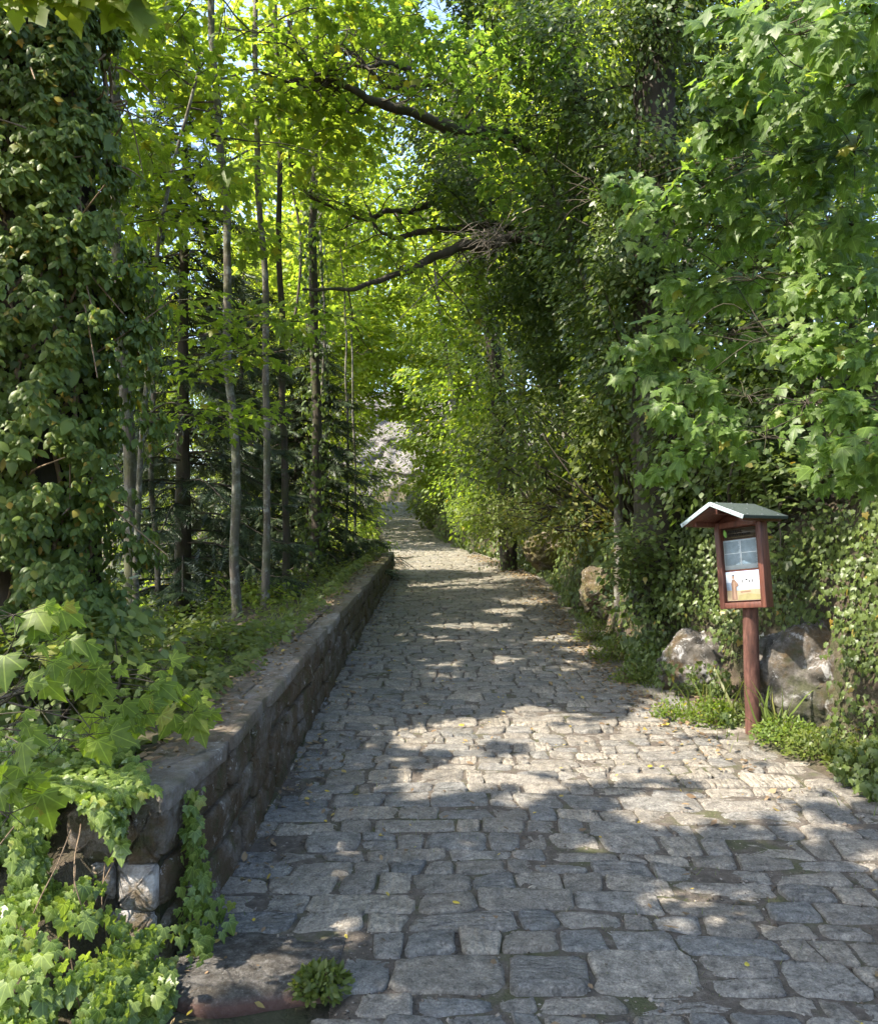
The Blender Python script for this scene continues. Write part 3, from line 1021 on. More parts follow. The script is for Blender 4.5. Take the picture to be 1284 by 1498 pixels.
# ------------------------------------------------------------------ information board
def make_sign():
    bx, by = W(1102, 1075, 6.5)[:2]
    bz = float(terrain_z(bx, by))
    t = thing('information_board', 'red-brown wooden information board with a small green gable roof on a round post', 'sign', (bx, by, bz))
    # post, leaning a little to the left
    zb = 1.14
    top = np.array([bx - .03, by, zb + .3])
    mb = MB()
    pts = spline([(bx, by, bz - .3), (bx, by, bz), ((bx + top[0]) / 2, by, (bz + zb) / 2), tuple(top)], 22)
    mb.tube(pts, np.linspace(.062, .055, 22), 20, .04)
    mb.build('post', M['post_wood'], t)
    # head: local x = board width (right seen from the front), local -y = front, z up; origin bottom centre of the board
    A = math.radians(-58)
    H = Matrix.Translation((bx - .02, by - .02, zb)) @ Matrix.Rotation(A, 4, 'Z') @ Matrix.Rotation(math.radians(-5.5), 4, 'Y')
    w, h, dp = .42, .66, .085
    fr = .045
    mb = MB()
    y0 = -.105
    yc = y0 + dp / 2
    mb.box((-w / 2 + fr / 2, yc, h / 2), (fr, dp, h), H, .004)
    mb.box((w / 2 - fr / 2, yc, h / 2), (fr, dp, h), H, .004)
    mb.box((0, yc, fr / 2 + .001), (w - 2 * fr - .002, dp - .004, fr), H, .004)
    mb.box((0, yc, h - fr / 2 - .001), (w - 2 * fr - .002, dp - .004, fr), H, .004)
    f = mb.build('frame', M['red_wood'], t)
    mb = MB()
    mb.box((0, y0 + .045, h / 2), (w - 2 * fr - .004, .02, h - 2 * fr - .004), H)
    mb.build('backboard', M['red_wood'], t)

    def sheet(name, x0, x1, z0, z1, mat, parent=None, lift=0.0, mbx=None):
        yb_ = y0 + .033 - lift
        m_ = mbx or MB()
        m_.box(((x0 + x1) / 2, yb_, (z0 + z1) / 2), (x1 - x0, .002, z1 - z0), H)
        if mbx is None:
            return m_.build(name, mat, parent or t, False)
    iw = w / 2 - fr
    # header
    hd = sheet('header_sheet', -iw + .02, iw - .012, .525, .607, M['header'])
    mb = MB()
    x = -iw + .062
    while x < -iw + .18:
        ww = rng.uniform(.009, .014)
        sheet('', x, x + ww, .575, .592, None, None, .003, mb)
        x += ww + .004
    x = -iw + .062
    while x < iw - .07:
        ww = rng.uniform(.008, .013)
        sheet('', x, x + ww, .549, .565, None, None, .003, mb)
        x += ww + .004
    hl = mb.build('lettering', M['header_ink'], hd, False)
    hl.location = (0, 0, 0)
    mb = MB()
    sheet('', -iw + .06, iw - .016, .5375, .5395, None, None, .003, mb)
    hl = mb.build('rule_line', M['gold'], hd, False)
    hl.location = (0, 0, 0)
    mb = MB()
    yb_ = y0 + .033 - .004
    th = np.linspace(0, 2 * PI, 20, endpoint=False)
    for (cx, cz, rx_, rz_) in ((-iw + .032, .572, .016, .022), (-iw + .037, .556, .012, .013), (-iw + .03, .59, .010, .012)):
        V = [tuple(H @ Vector((cx, yb_, cz)))] + [tuple(H @ Vector((cx + rx_ * math.cos(a), yb_, cz + rz_ * math.sin(a)))) for a in th]
        mb.add(V, [[0, 1 + (q + 1) % 20, 1 + q] for q in range(20)])
        yb_ -= .0008
    hl = mb.build('emblem', M['logo'], hd, False)
    hl.location = (0, 0, 0)
    # middle sheet with lines of print in four blocks round a white cross
    tx = sheet('text_sheet', -iw + .006, iw - .006, .295, .520, M['paper'])
    mb = MB()
    for (x0, x1) in ((-iw + .016, -.006), (.006, iw - .016)):
        for (z0, z1) in ((.33, .412), (.424, .508)):
            z = z0
            while z < z1:
                x = x0
                sheet('', x, x1 - rng.uniform(0, .018), z, z + .0034, None, None, .003, mb)
                z += .0078
    sheet('', iw - .03, iw - .018, .306, .318, None, None, .003, mb)
    q = mb.build('printed_text', M['ink'], tx, False)
    q.location = (0, 0, 0)
    mb = MB()
    sheet('', -.004, .004, .325, .512, None, None, .0034, mb)
    sheet('', -iw + .014, -.0042, .4155, .4205, None, None, .0034, mb)
    sheet('', .0042, iw - .014, .4155, .4205, None, None, .0034, mb)
    q = mb.build('white_cross_line', M['white_line'], tx, False)
    q.location = (0, 0, 0)
    # picture sheet: a robed figure before pale buildings
    pc = sheet('picture_sheet', -iw + .008, iw - .006, .058, .280, M['p_sky'])

    def poly(name, pts2, mat, lift):
        V = [tuple(H @ Vector((x_, y0 + .033 - lift, z_))) for x_, z_ in pts2]
        c = np.mean(V, axis=0)
        n = len(V)
        o = build(name, np.concatenate([V, [c]]), np.array([[n, q, (q + 1) % n] for q in range(n)]), mat, pc, False)
        o.location = (0, 0, 0)
    L_, R_ = -iw + .010, iw - .008
    poly('painted_cloud', [(L_, .20), (-.02, .19), (.05, .22), (R_, .17), (R_, .25), (.06, .268), (.02, .235), (-.05, .25), (L_, .262)], M['p_cloud'], .0022)
    poly('painted_ground', [(L_, .06), (R_, .06), (R_, .145), (.05, .15), (-.03, .135), (L_, .14)], M['p_ochre'], .0026)
    poly('painted_building', [(-.04, .14), (-.04, .205), (0, .225), (.03, .205), (.05, .23), (.075, .25), (.095, .23), (R_ - .01, .215), (R_ - .01, .14)], M['p_white'], .003)
    for cx in (-.005, .055, .085):
        poly('painted_window', [(cx - .005, .19), (cx + .005, .19), (cx + .005, .214), (cx - .005, .214)], M['p_dark'], .0034)
    poly('painted_meadow', [(-.06, .062), (R_ - .005, .062), (R_ - .005, .098), (.04, .112), (-.05, .10)], M['p_green'], .0030)
    poly('painted_shade', [(-.03, .118), (.06, .122), (.06, .131), (-.03, .128)], M['p_brown'], .0036)
    poly('painted_robe', [(-.112, .066), (-.062, .066), (-.066, .16), (-.042, .176), (-.05, .19), (-.075, .222), (-.100, .222), (-.112, .19), (-.108, .15)], M['p_brown'], .0038)
    poly('painted_robe_front', [(-.094, .07), (-.074, .07), (-.078, .2), (-.092, .2)], M['p_skin'], .0042)
    poly('painted_head', [(-.098, .226), (-.078, .226), (-.075, .24), (-.08, .252), (-.094, .252), (-.1, .24)], M['p_skin'], .0046)
    poly('painted_hair', [(-.098, .246), (-.078, .246), (-.08, .259), (-.094, .259)], M['p_dark'], .005)
    # gable roof
    ez, az, hw = h - .010, h + .118, .282
    f0, f1 = -.375, .12
    th_ = .016
    rf = None
    sl = math.atan2(az - ez, hw)
    ln = math.hypot(az - ez, hw)
    mb = MB()
    for s in (-1, 1):
        R_m = H @ Matrix.Translation((0, (f0 + f1) / 2, az)) @ Matrix.Rotation(s * sl, 4, 'Y')
        mb.box((s * ln / 2, 0, .010), (ln, f1 - f0, .012), R_m, .002)
    rf = mb.build('roof', M['felt'], t, False)
    mb = MB()
    for s in (-1, 1):
        R_m = H @ Matrix.Translation((0, (f0 + f1) / 2, az)) @ Matrix.Rotation(s * sl, 4, 'Y')
        mb.box((s * (ln / 2 + .004), 0, -.007), (ln - .03, f1 - f0 - .02, .018), R_m, .002)
    q = mb.build('roof_boarding', M['red_wood'], rf, False)
    q.location = (0, 0, 0)
    mb = MB()
    for s in (-1, 1):
        R_m = H @ Matrix.Translation((0, f0 - .004, az)) @ Matrix.Rotation(s * sl, 4, 'Y')
        mb.box((s * (ln / 2 + .002), 0, .001), (ln + .006, .006, .030), R_m, .0015)
    q = mb.build('gable_trim', M['trim'], rf, False)
    q.location = (0, 0, 0)
    for s in (-1, 1):
        mb = MB()
        R_m = H @ Matrix.Translation((0, (f0 + f1) / 2, az)) @ Matrix.Rotation(s * sl, 4, 'Y')
        mb.box((s * (ln + .004), 0, .004), (.005, f1 - f0, .024), R_m, .001)
        q = mb.build('eave_trim', M['felt'], rf, False)
        q.location = (0, 0, 0)
    def nail(cc, size, Rm):
        nb = MB()
        nb.box(cc, size, Rm)
        q_ = nb.build('nail_head', M['stud'], rf, False)
        q_.location = (0, 0, 0)
    for s in (-1, 1):
        R_m = H @ Matrix.Translation((0, f0 - .0085, az)) @ Matrix.Rotation(s * sl, 4, 'Y')
        for k in range(4):
            nail((s * (.03 + k * (ln - .05) / 3), 0, .002), (.007, .004, .007), R_m)
        R_m = H @ Matrix.Translation((0, f0, az)) @ Matrix.Rotation(s * sl, 4, 'Y')
        for a in (.06, .22, .40):
            for b in (.03, .5, .95):
                nail((s * b * ln, a, .0175), (.010, .010, .004), R_m)
    for (cx, cz) in ((-.215, ez + .005), (0, az - .052), (.215, ez + .005)):
        mb = MB()
        mb.box((cx, (f0 + f1) / 2 + .03, cz), (.034, f1 - f0 - .06, .045), H, .003)
        q = mb.build('roof_beam', M['red_wood'], rf)
        q.location = (0, 0, 0)
    mb = MB()   # gable infill above the frame
    V = [tuple(H @ Vector(p)) for p in ((-.21, y0 + .02, h - .002), (.21, y0 + .02, h - .002), (.05, y0 + .02, az - .04), (-.05, y0 + .02, az - .04),
                                        (-.21, y0 + .07, h - .002), (.21, y0 + .07, h - .002), (.05, y0 + .07, az - .04), (-.05, y0 + .07, az - .04))]
    mb.add(V, None, [[0, 1, 2, 3], [4, 7, 6, 5], [0, 4, 5, 1], [1, 5, 6, 2], [2, 6, 7, 3], [3, 7, 4, 0]])
    q = mb.build('gable_board', M['red_wood'], rf, False)
    q.location = (0, 0, 0)
    c = H @ Vector((0, y0, .12))
    RAYS.append((c.x, c.y, c.z, .20))
    c = H @ Vector((.08, y0, .3))
    RAYS.append((c.x, c.y, c.z, .14))
    c = H @ Vector((-.08, f0, az))
    RAYS.append((c.x, c.y, c.z, .22))
    for z in (.35, .7):
        RAYS.append((bx, by, bz + z, .10))


make_sign()
print('sign', round(time.time() - T0, 1))

# sun flecks on foliage: (px, py, distance, radius)
for px, py, d, r in [(1240, 40, 3.0, .34), (1170, 120, 3.5, .22), (1065, 150, 3.9, .22), (1250, 130, 3.3, .25), (1110, 20, 3.7, .25), (120, 1210, 3.3, .32), (60, 1420, 3.0, .34), (20, 1300, 3.0, .25), (190, 1350, 3.3, .16), (1215, 120, 3.2, .12), (1180, 90, 3.4, .10), (1240, 60, 3.0, .14), (1075, 70, 3.9, .12), (1060, 140, 3.9, .10), (1130, 30, 3.4, .16),
                     (50, 15, 2.9, .22), (150, 20, 2.9, .22), (1020, 570, 4.0, .16), (985, 600, 4.2, .12), (1060, 830, 4.0, .10), (1150, 600, 4.2, .14), (1230, 700, 4.2, .12),
                     (1120, 420, 4.0, .08), (1040, 1045, 6.7, .30), (1170, 1100, 6.2, .30), (1010, 1060, 7.0, .25), (1120, 1060, 6.4, .25), (1230, 1110, 6.0, .22), (880, 840, 9.5, .28), (950, 770, 8.5, .25),
                     (1180, 900, 6.8, .18), (1240, 820, 6.3, .2), (870, 800, 10, .3), (700, 745, 17, .7), (640, 740, 22, 1.0), (740, 720, 17, .5), (1230, 1000, 6.4, .18), (1050, 985, 8, .16),
                     (150, 1180, 3.4, .14), (60, 1250, 3.2, .18), (200, 1330, 3.4, .10), (180, 1140, 3.6, .10), (60, 1420, 3.0, .2), (20, 1340, 3.0, .2), (60, 930, 3.2, .16), (120, 900, 3.3, .12), (20, 980, 3.0, .15), (280, 1020, 4.2, .12),
                     (130, 640, 5.9, .14), (90, 470, 5.9, .16), (60, 300, 5.9, .16), (250, 590, 6.4, .12), (60, 700, 5.7, .14), (140, 780, 5.9, .12), (170, 560, 5.9, .10)]:
    p = W(px, py, d)
    RAYS.append((p[0], p[1], p[2], r))


# ------------------------------------------------------------------ foliage builders
def clump_points(centres, radii, n_each, flat_=.45):
    C_ = np.asarray(centres, float)
    k = len(C_)
    idx = np.repeat(np.arange(k), n_each)
    off = rdir(len(idx)) * (rng.random(len(idx)) ** .45)[:, None]
    r = np.asarray(radii, float)
    r = np.broadcast_to(r, (k,))[idx][:, None]
    return C_[idx] + off * r * np.array([1, 1, flat_]), off, idx


def trunk_at(path, z):
    path = np.asarray(path)
    i = np.argmin(np.abs(path[:, 2] - z))
    return path[i]


def twigs(mb, path, centres, r0=.02, seed=0, drop=.35, jitter=.05):
    """a branching net: each clump is joined to the nearest wood already there, inner clumps first"""
    centres = np.asarray(centres, float)
    nodes = [np.asarray(path)[len(path) // 8:]]
    rads = [np.full(len(nodes[0]), r0 * 1.3)]
    dist = np.array([np.min(np.linalg.norm(nodes[0] - c, axis=1)) for c in centres])
    for k in np.argsort(dist):
        c = centres[k]
        N_, R_ = np.concatenate(nodes), np.concatenate(rads)
        dv = c - N_
        cost = np.linalg.norm(dv, axis=1) + .6 * np.maximum(0, -dv[:, 2]) + .012 / np.maximum(R_, .002) * .25
        i = int(np.argmin(cost))
        a, ra = N_[i], R_[i]
        L_ = np.linalg.norm(c - a)
        m = (a + c) / 2 + np.array([0, 0, .10 * L_]) + rng.normal(0, jitter * L_ + .01, 3)
        n_ = 10
        pts = wobble(spline([a, m, c], n_), .02 + .05 * L_, 1.6, seed + int(k))
        rr = np.linspace(min(ra * .8, r0), max(.25 * min(ra, r0), .0022), n_)
        mb.tube(pts, rr, 5, cap=False)
        nodes.append(pts[2:])
        rads.append(rr[2:])


def tree(name, label, cat, ctrl, r0, r1, centres, crad, n_each, size, tmpl, lmat, bmat, group=None, twig_r=.018, flat_=.45, spread=.5, droop=.3, sides=10, gap=True, wob=.14):
    base = ctrl[0]
    t = thing(name, label, cat, base, group)
    path = wobble(spline(ctrl, 40), .065, .8, int(abs(base[0] * 100)) % 997)
    path[0] = ctrl[0]
    mb = MB()
    fl = 1 + .35 * np.exp(-np.linspace(0, 1, 40) * 22)
    mb.tube(path, np.linspace(r0, r1, 40) * fl, sides, wob)
    mb.build('trunk', bmat, t)
    centres = np.asarray(centres, float)
    if len(centres):
        mb = MB()
        ct = centres[gap_keep(centres)] if gap else centres
        twigs(mb, path, ct if len(ct) else centres, twig_r, int(abs(base[1] * 37)) % 991)
        mb.build('branchwork', bmat, t)
        P, off, idx = clump_points(centres, crad, n_each, flat_)
        mb = MB()
        leaves(mb, tmpl, P, size, tip=off * np.array([1, 1, .3]) + 1e-3, spread=spread, droop=droop, gap=gap)
        mb.build('crown', lmat, t)
    return t, path


def ell(n, c, r, zbias=0.0):
    d = rdir(n) * (rng.random(n) ** .4)[:, None]
    return np.asarray(c) + d * np.asarray(r)


# ------------------------------------------------------------------ left: slender trunks beyond the wall
slim = [
    # px/py control list, d, r0, r1, label
    ([(348, 960), (344, 800), (340, 600), (333, 350), (316, 110), (300, -160)], 10.0, .085, .05, 'slender grey trunk, straightest of the pair nearest the wall, bare to the crown'),
    ([(388, 930), (388, 780), (389, 560), (384, 350), (378, 150), (374, -140)], 11.0, .075, .045, 'slender speckled grey trunk just right of the straight bare one beyond the wall'),
    ([(417, 920), (419, 780), (416, 560), (410, 350), (404, 130), (398, -120)], 13.0, .085, .05, 'thin dark trunk standing between the speckled trunk and the ivied one'),
    ([(186, 1000), (190, 860), (186, 640), (178, 480), (172, 300), (165, 40)], 9.0, .105, .07, 'pale lichen-spotted trunk half hidden beside the big ivy-clad tree'),
    ([(455, 890), (462, 760), (461, 600), (459, 420), (458, 250), (463, 80), (470, -80)], 14.5, .14, .07, 'thickest of the far slender trunks, dark and wrapped in ivy'),
    ([(448, 880), (458, 700), (470, 560), (474, 440), (462, 300), (440, 180)], 15.0, .05, .025, 'thin leaning stem crossing in front of the ivied trunk'),
    ([(505, 850), (508, 700), (507, 560), (503, 430), (495, 300)], 17.0, .04, .02, 'thin pole sapling left of the wall end'),
    ([(521, 835), (519, 700), (516, 560), (512, 470), (505, 340)], 18.0, .045, .02, 'thin pole sapling nearest the wall end'),
    ([(430, 915), (428, 760), (432, 640), (426, 520), (440, 380), (425, 230), (430, 60)], 16.0, .05, .03, 'crooked thin dark stem behind the slender trunks'),
    ([(228, 960), (232, 820), (226, 700), (222, 560), (216, 380), (212, 160)], 12.0, .06, .04, 'dim grey stem among the spruce boughs at left'),
]
for i, (pp, d, r0, r1, lab) in enumerate(slim):
    ctrl = [W(px, py, d) for px, py in pp]
    ctrl[0][2] = float(terrain_z(ctrl[0][0], ctrl[0][1])) - .1
    if ctrl[1][2] < ctrl[0][2] + .3:
        ctrl.pop(1)
    top = ctrl[-1]
    nm = {0: 26, 1: 26, 2: 24, 3: 18, 4: 26, 5: 10, 6: 9, 7: 9, 8: 14, 9: 14}[i]
    zc = top[2] - 1.5
    lo = [top[0] - .1, top[1], zc]
    cen = ell(nm, lo, (2.2, 2.0, 2.6) if r0 > .07 else (1.2, 1.2, 1.8))
    cen[:, 2] = np.maximum(cen[:, 2], EYE + (HY - (300 if d < 12 else 430)) / FPX * d)
    if d > 16.5:
        cen = ell(nm, (top[0], top[1], top[2] - .8), (.8, .8, 1.6))
    bm_ = M['bark_dark'] if i in (2, 4, 8) else M['bark_grey']
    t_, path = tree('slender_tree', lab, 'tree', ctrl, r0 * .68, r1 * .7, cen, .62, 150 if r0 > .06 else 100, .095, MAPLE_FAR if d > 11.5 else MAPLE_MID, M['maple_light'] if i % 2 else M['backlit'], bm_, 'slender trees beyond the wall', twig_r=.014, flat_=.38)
    if i == 4:
        # ivy sleeve
        mb = MB()
        k = rng.integers(0, 26, 1500)
        th = rng.random(1500) * 2 * PI
        o = np.stack([np.cos(th), np.sin(th), 0 * th], -1)
        P = path[k] + o * (.10 + .12 * rng.random(1500))[:, None] + rng.normal(0, .08, (1500, 3))
        leaves(mb, IVY_FAR, P, .075, up=o, tip=(0, 0, -1), spread=.6)
        mb.build('ivy_sleeve', M['dark'], t_)

print('slim', round(time.time() - T0, 1))


# low maple sprays that hang in front of the slender trunks
def spray_tree(name, label, ctrl, r0, sprays, size, tmpl, lmat, group=None, n=60, gap=True, twig_r=.012, cat='tree', up=(0, 0, 1), spread=.35, droop=.35):
    """sprays: (px, py, d, radius in metres, flat)"""
    t = thing(name, label, cat, ctrl[0], group)
    path = wobble(spline(ctrl, 30), .05, .8, 5)
    path[0] = ctrl[0]
    mb = MB()
    mb.tube(path, np.linspace(r0, r0 * .4, 30), 9, .12)
    mb.build('trunk', M['bark_grey'], t)
    cen = np.array([W(px, py, d) for px, py, d, r, f in sprays])
    rad = np.array([r for *_, r, f in sprays])
    mb = MB()
    twigs(mb, path, cen, twig_r, 3, .15)
    lb = MB()
    for c, r, (_, _, _, _, f) in zip(cen, rad, sprays):
        m = int(n * (r / .5) ** 2)
        P, off, _ = clump_points([c], r, m, f)
        leaves(lb, tmpl, P, size, up=up, tip=off * np.array([1, 1, .2]) + 1e-3, spread=spread, droop=droop, gap=gap, jit=.2)
        for _k in range(max(3, int(6 * r))):
            q = c + rdir(1)[0] * r * np.array([.8, .8, f])
            mb.tube(spline([c, (c + q) / 2 + rng.normal(0, .04, 3), q], 6), np.linspace(twig_r * .5, twig_r * .2, 6), 4, cap=False)
    mb.build('branchwork', M['bark_dark'], t)
    lb.build('crown', lmat, t)
    return t


def gz(px, d, dz=-.1, x=None):
    xx = (px - CX) / FPX * d if x is None else x
    return np.array([xx, d, float(terrain_z(xx, d)) + dz])


b = gz(198, 8.6)
spray_tree('young_maple', 'young maple with flat layered leaf sprays reaching right beyond the wall', [b, b + [.05, 0, 2.0], b + [.15, .2, 4.2], b + [.6, .2, 6.2]], .036,
           [(420, 470, 8.0, .65, .16), (330, 480, 8.2, .6, .18), (470, 455, 8.4, .5, .18), (250, 440, 8.0, .6, .25), (380, 520, 8.4, .5, .16), (230, 390, 8.5, .5, .3), (230, 320, 8.5, .6, .35),
            (220, 230, 8.2, .6, .35), (350, 180, 9.0, .5, .3), (330, 620, 8.6, .45, .4), (380, 600, 9, .4, .4), (290, 600, 8.4, .4, .4), (250, 100, 8.4, .7, .35), (330, 40, 8.6, .7, .3),
            (260, 30, 8, .8, .3), (450, 10, 8.6, .7, .3), (360, -20, 8, .9, .3), (480, -40, 8.4, .9, .3),  (470, 230, 9.4, .5, .3), (290, 540, 8.8, .5, .25)],
           .09, MAPLE_MID, M['maple_light'], n=85)


# ------------------------------------------------------------------ big ivy-clad tree at left
def ivy_rosettes(mb, P, O, size, tmpl=OVATE, k=7, jit=.2, gap=True):
    """tufts of drooping leaves at P facing outward O"""
    if gap:
        kk = gap_keep(P)
        P, O = P[kk], O[kk]
    n = len(P)
    if not n:
        return
    O = unit(O)
    up = np.array([0, 0, 1.0])
    A = unit(np.cross(O, up) + 1e-6)
    B = np.cross(A, O)
    for q in range(k):
        a = 2 * PI * (q + rng.random(n) * .7) / k
        side = A * np.cos(a)[:, None] + B * np.sin(a)[:, None]
        tip = side * .75 + O * .35 + np.array([0, 0, -.95])
        nor = O * .8 + side * .25 + np.array([0, 0, .55]) + rdir(n) * .25
        V, F = scatter(tmpl, P + side * size * .08 + O * rng.normal(0, size * .15, n)[:, None], tip, nor, size * np.exp(rng.normal(0, jit, n)))
        mb.add(V, F)


def big_left():
    b = gz(58, 6.5, -.2)
    t = thing('old_tree', 'massive old trunk at the left edge, almost hidden under climbing ivy', 'tree', b)
    path = spline([b, b + [.02, 0, 2.5], b + [.0, 0, 5.5], b + [-.1, .1, 9.5]], 50)
    mb = MB()
    mb.tube(path, np.linspace(.46, .34, 50), 22, .16)
    mb.build('trunk', M['bark_big'], t)
    cen = ell(40, b + [-.6, .3, 9.2], (3.4, 2.6, 2.0))
    mb = MB()
    twigs(mb, path, cen, .05, 9)
    mb.build('branchwork', M['bark_dark'], t)
    P, off, idx = clump_points(cen, .8, 190, .5)
    lb = MB()
    leaves(lb, MAPLE_FAR, P, .12, tip=off, spread=.5)
    lb.build('crown', M['maple_light'], t)
    # ivy
    v = thing('climbing_ivy', 'thick bushy ivy with drooping leaf tufts climbing the big left trunk', 'ivy', b + np.array([.3, -.3, 0]))
    mb = MB()
    for k in range(44):
        a = rng.uniform(-PI, .2)
        z0, z1 = sorted(rng.uniform(.2, 6.5, 2))
        if z1 - z0 < 1:
            z1 = z0 + 1
        zz = np.linspace(z0, z1, 26)
        aa = a + np.cumsum(rng.normal(0, .07, 26))
        rr = .45 + .03 * np.sin(zz * 3 + k) + rng.uniform(0, .05)
        pts = np.stack([b[0] + rr * np.cos(aa), b[1] + rr * np.sin(aa), b[2] + zz], -1)
        mb.tube(pts, rng.uniform(.006, .018), 6, cap=False)
        for q in range(2):       # stalks that lean out from the trunk
            i = rng.integers(2, 24)
            o = np.array([math.cos(aa[i]), math.sin(aa[i]), rng.uniform(-.3, .5)])
            o2 = o + rng.normal(0, .5, 3)
            mb.tube(spline([pts[i], pts[i] + o * .15, pts[i] + o2 * .35], 7), np.linspace(.011, .004, 7), 5, cap=False)
    mb.build('vine_stem', M['vine'], v)
    mb = MB()
    nc = 300
    zc_ = rng.uniform(.1, 6.4, nc)
    pf = np.interp(zc_, [0, .8, 1.6, 2.6, 3.6, 4.4, 5.2, 6.5], [.92, .94, .92, .86, .74, .62, .58, .64])
    ac = rng.uniform(-PI * 1.05, .3, nc)
    rc_ = .50 + (pf - .50) * rng.uniform(.25, 1.25, nc)
    cc = np.stack([b[0] + rc_ * np.cos(ac), b[1] + rc_ * np.sin(ac), b[2] + zc_], -1)
    m_ = 34
    P = np.repeat(cc, m_, 0) + rdir(nc * m_) * (rng.random(nc * m_) ** .5)[:, None] * np.repeat(rng.uniform(.10, .26, nc), m_)[:, None] * np.array([1, 1, .8])
    dx_ = P[:, :2] - b[:2]
    rad_ = np.linalg.norm(dx_, axis=1)
    P = P[rad_ > .46]
    O = unit(np.column_stack([(P[:, :2] - b[:2]), .12 + 0 * P[:, 0]]))
    ivy_rosettes(mb, P, O, .049, k=6, jit=.32, gap=False)
    n = 14000   # flat inner leaves against the bark
    zz = rng.uniform(0, 6.6, n)
    a = rng.uniform(-PI * 1.05, .3, n)
    keep = fbm(np.stack([a, zz], -1), 1.9, 91, 2) > .40 - .10 * sstep(zz, 4.6, 5.6)
    zz, a = zz[keep], a[keep]
    rr = .47 + .12 * rng.random(len(zz))
    O = np.stack([np.cos(a), np.sin(a), .1 + 0 * a], -1)
    P = np.stack([b[0] + rr * np.cos(a), b[1] + rr * np.sin(a), b[2] + zz], -1)
    leaves(mb, IVY, P, .055, up=O, tip=(0, 0, -1), spread=.45, gap=False)
    mb.build('leaf_cover', M['ivy_bushy'], v)


big_left()
print('bigleft', round(time.time() - T0, 1))


# ------------------------------------------------------------------ spruces in the hollow
def spruce(label, px, d, height, zlo, rmax, n_whorl, group='spruces in the hollow'):
    b = gz(px, d, -.1)
    t = thing('spruce', label, 'spruce', b, group)
    path = spline([b, b + [0, 0, height * .5], b + [.05, 0, height]], 24)
    mb = MB()
    mb.tube(path, np.linspace(.02 * height ** .9, .015, 24), 9, .1)
    mb.build('trunk', M['bark_dark'], t)
    br, nd = MB(), MB()
    Pn, Yn, Nn, Sn = [], [], [], []
    for k in range(n_whorl):
        f = k / (n_whorl - 1)
        z = b[2] + zlo + (height - zlo) * f ** 1.05
        R = rmax * (1 - f) ** .8 + .15
        for q in range(6):
            a = 2 * PI * (q + rng.random() * .8) / 6
            R_ = R * rng.uniform(.7, 1.1)
            o = np.array([math.cos(a), math.sin(a), 0])
            s = np.array([b[0], b[1], z + rng.normal(0, .08)])
            pts = spline([s, s + o * R_ * .4 + [0, 0, -.02 * R_], s + o * R_ * .8 + [0, 0, -.18 * R_], s + o * R_ + [0, 0, -.20 * R_]], 12)
            br.tube(pts, np.linspace(.018, .005, 12), 5, cap=False)
            dens = int(20 * R_ + 6)
            for w in range(dens):
                u = rng.uniform(.18, 1)
                i = min(10, int(u * 11))
                p = pts[i]
                tdir = unit(pts[i + 1] - pts[i])
                sd = np.cross(tdir, [0, 0, 1]) * rng.choice([-1, 1])
                y_ = tdir * .75 + sd * rng.uniform(.4, 1.0) + np.array([0, 0, rng.uniform(-.55, -.05)])
                Pn.append(p)
                Yn.append(y_)
                Nn.append(np.array([0, 0, 1]) + rng.normal(0, .35, 3))
                Sn.append(rng.uniform(.32, .60) * (1.15 - .5 * u))
            Pn.append(pts[-2]); Yn.append(pts[-1] - pts[-3]); Nn.append(np.array([0, 0, 1.0])); Sn.append(.4)
    br.build('branchwork', M['bark_dark'], t)
    V, F = scatter(SPRUCE, np.array(Pn), np.array(Yn), np.array(Nn), np.array(Sn))
    nd.add(V, F)
    nd.build('needles', M['needle'], t)


spruce('tall dark spruce behind the dim grey stem with boughs at mid height', 268, 12.6, 8.6, .2, 2.5, 24)
spruce('small dark spruce behind the thin pole saplings by the wall', 452, 16.0, 4.6, .3, 1.7, 16)
spruce('dark spruce deepest in the hollow, between the other two', 352, 16.5, 6.4, .3, 2.4, 20)
print('spruce', round(time.time() - T0, 1))


# ------------------------------------------------------------------ bushes
def bush(label, c, r, n, size, tmpl, mat, group=None, name='bush', cat='bush', gap=True, zmin=None, nclump=None, droop=.35, stems=7, up=None):
    c = np.asarray(c, float)
    r = np.asarray(r, float)
    bxx = max(c[0], float(xr(c[1])) + .75) if c[0] > xl(c[1]) + .3 and c[1] < 40 else c[0]
    base = np.array([bxx, c[1] + .2, float(terrain_z(bxx, c[1] + .2)) - .1])
    t = thing(name, label, cat, base, group)
    nclump = nclump or max(10, int(n / 90))
    cen = ell(nclump, c, r * .85)
    gzv = terrain_z(cen[:, 0], cen[:, 1])
    cen[:, 2] = np.maximum(cen[:, 2], gzv + .1)
    mb = MB()
    for k in range(min(nclump, stems * 2)):
        q = cen[k]
        mid = (base + q) / 2 + rng.normal(0, .12, 3) * r.mean()
        mb.tube(wobble(spline([base + rng.normal(0, .08, 3) * [1, 1, 0], mid, q], 9), .05, 2, k), np.linspace(.018, .004, 9) * (.7 + .5 * r.mean()), 5, cap=False)
    mb.build('stem', M['bark_dark'], t)
    P, off, idx = clump_points(cen, r.mean() * .42, max(1, n // nclump), .75)
    P = P[P[:, 2] > terrain_z(P[:, 0], P[:, 1]) + .02]
    P = P[fbm(P, 1.6, 29, 3) > .37]
    O = unit((P - c) / r)
    mb = MB()
    leaves(mb, tmpl, P, size, up=O * .55 + np.array([0, -.15, .6]), tip=O * np.array([1, 1, .3]) + np.array([0, 0, -.1]), spread=.55, droop=droop, gap=gap)
    mb.build('foliage', mat, t)
    return t


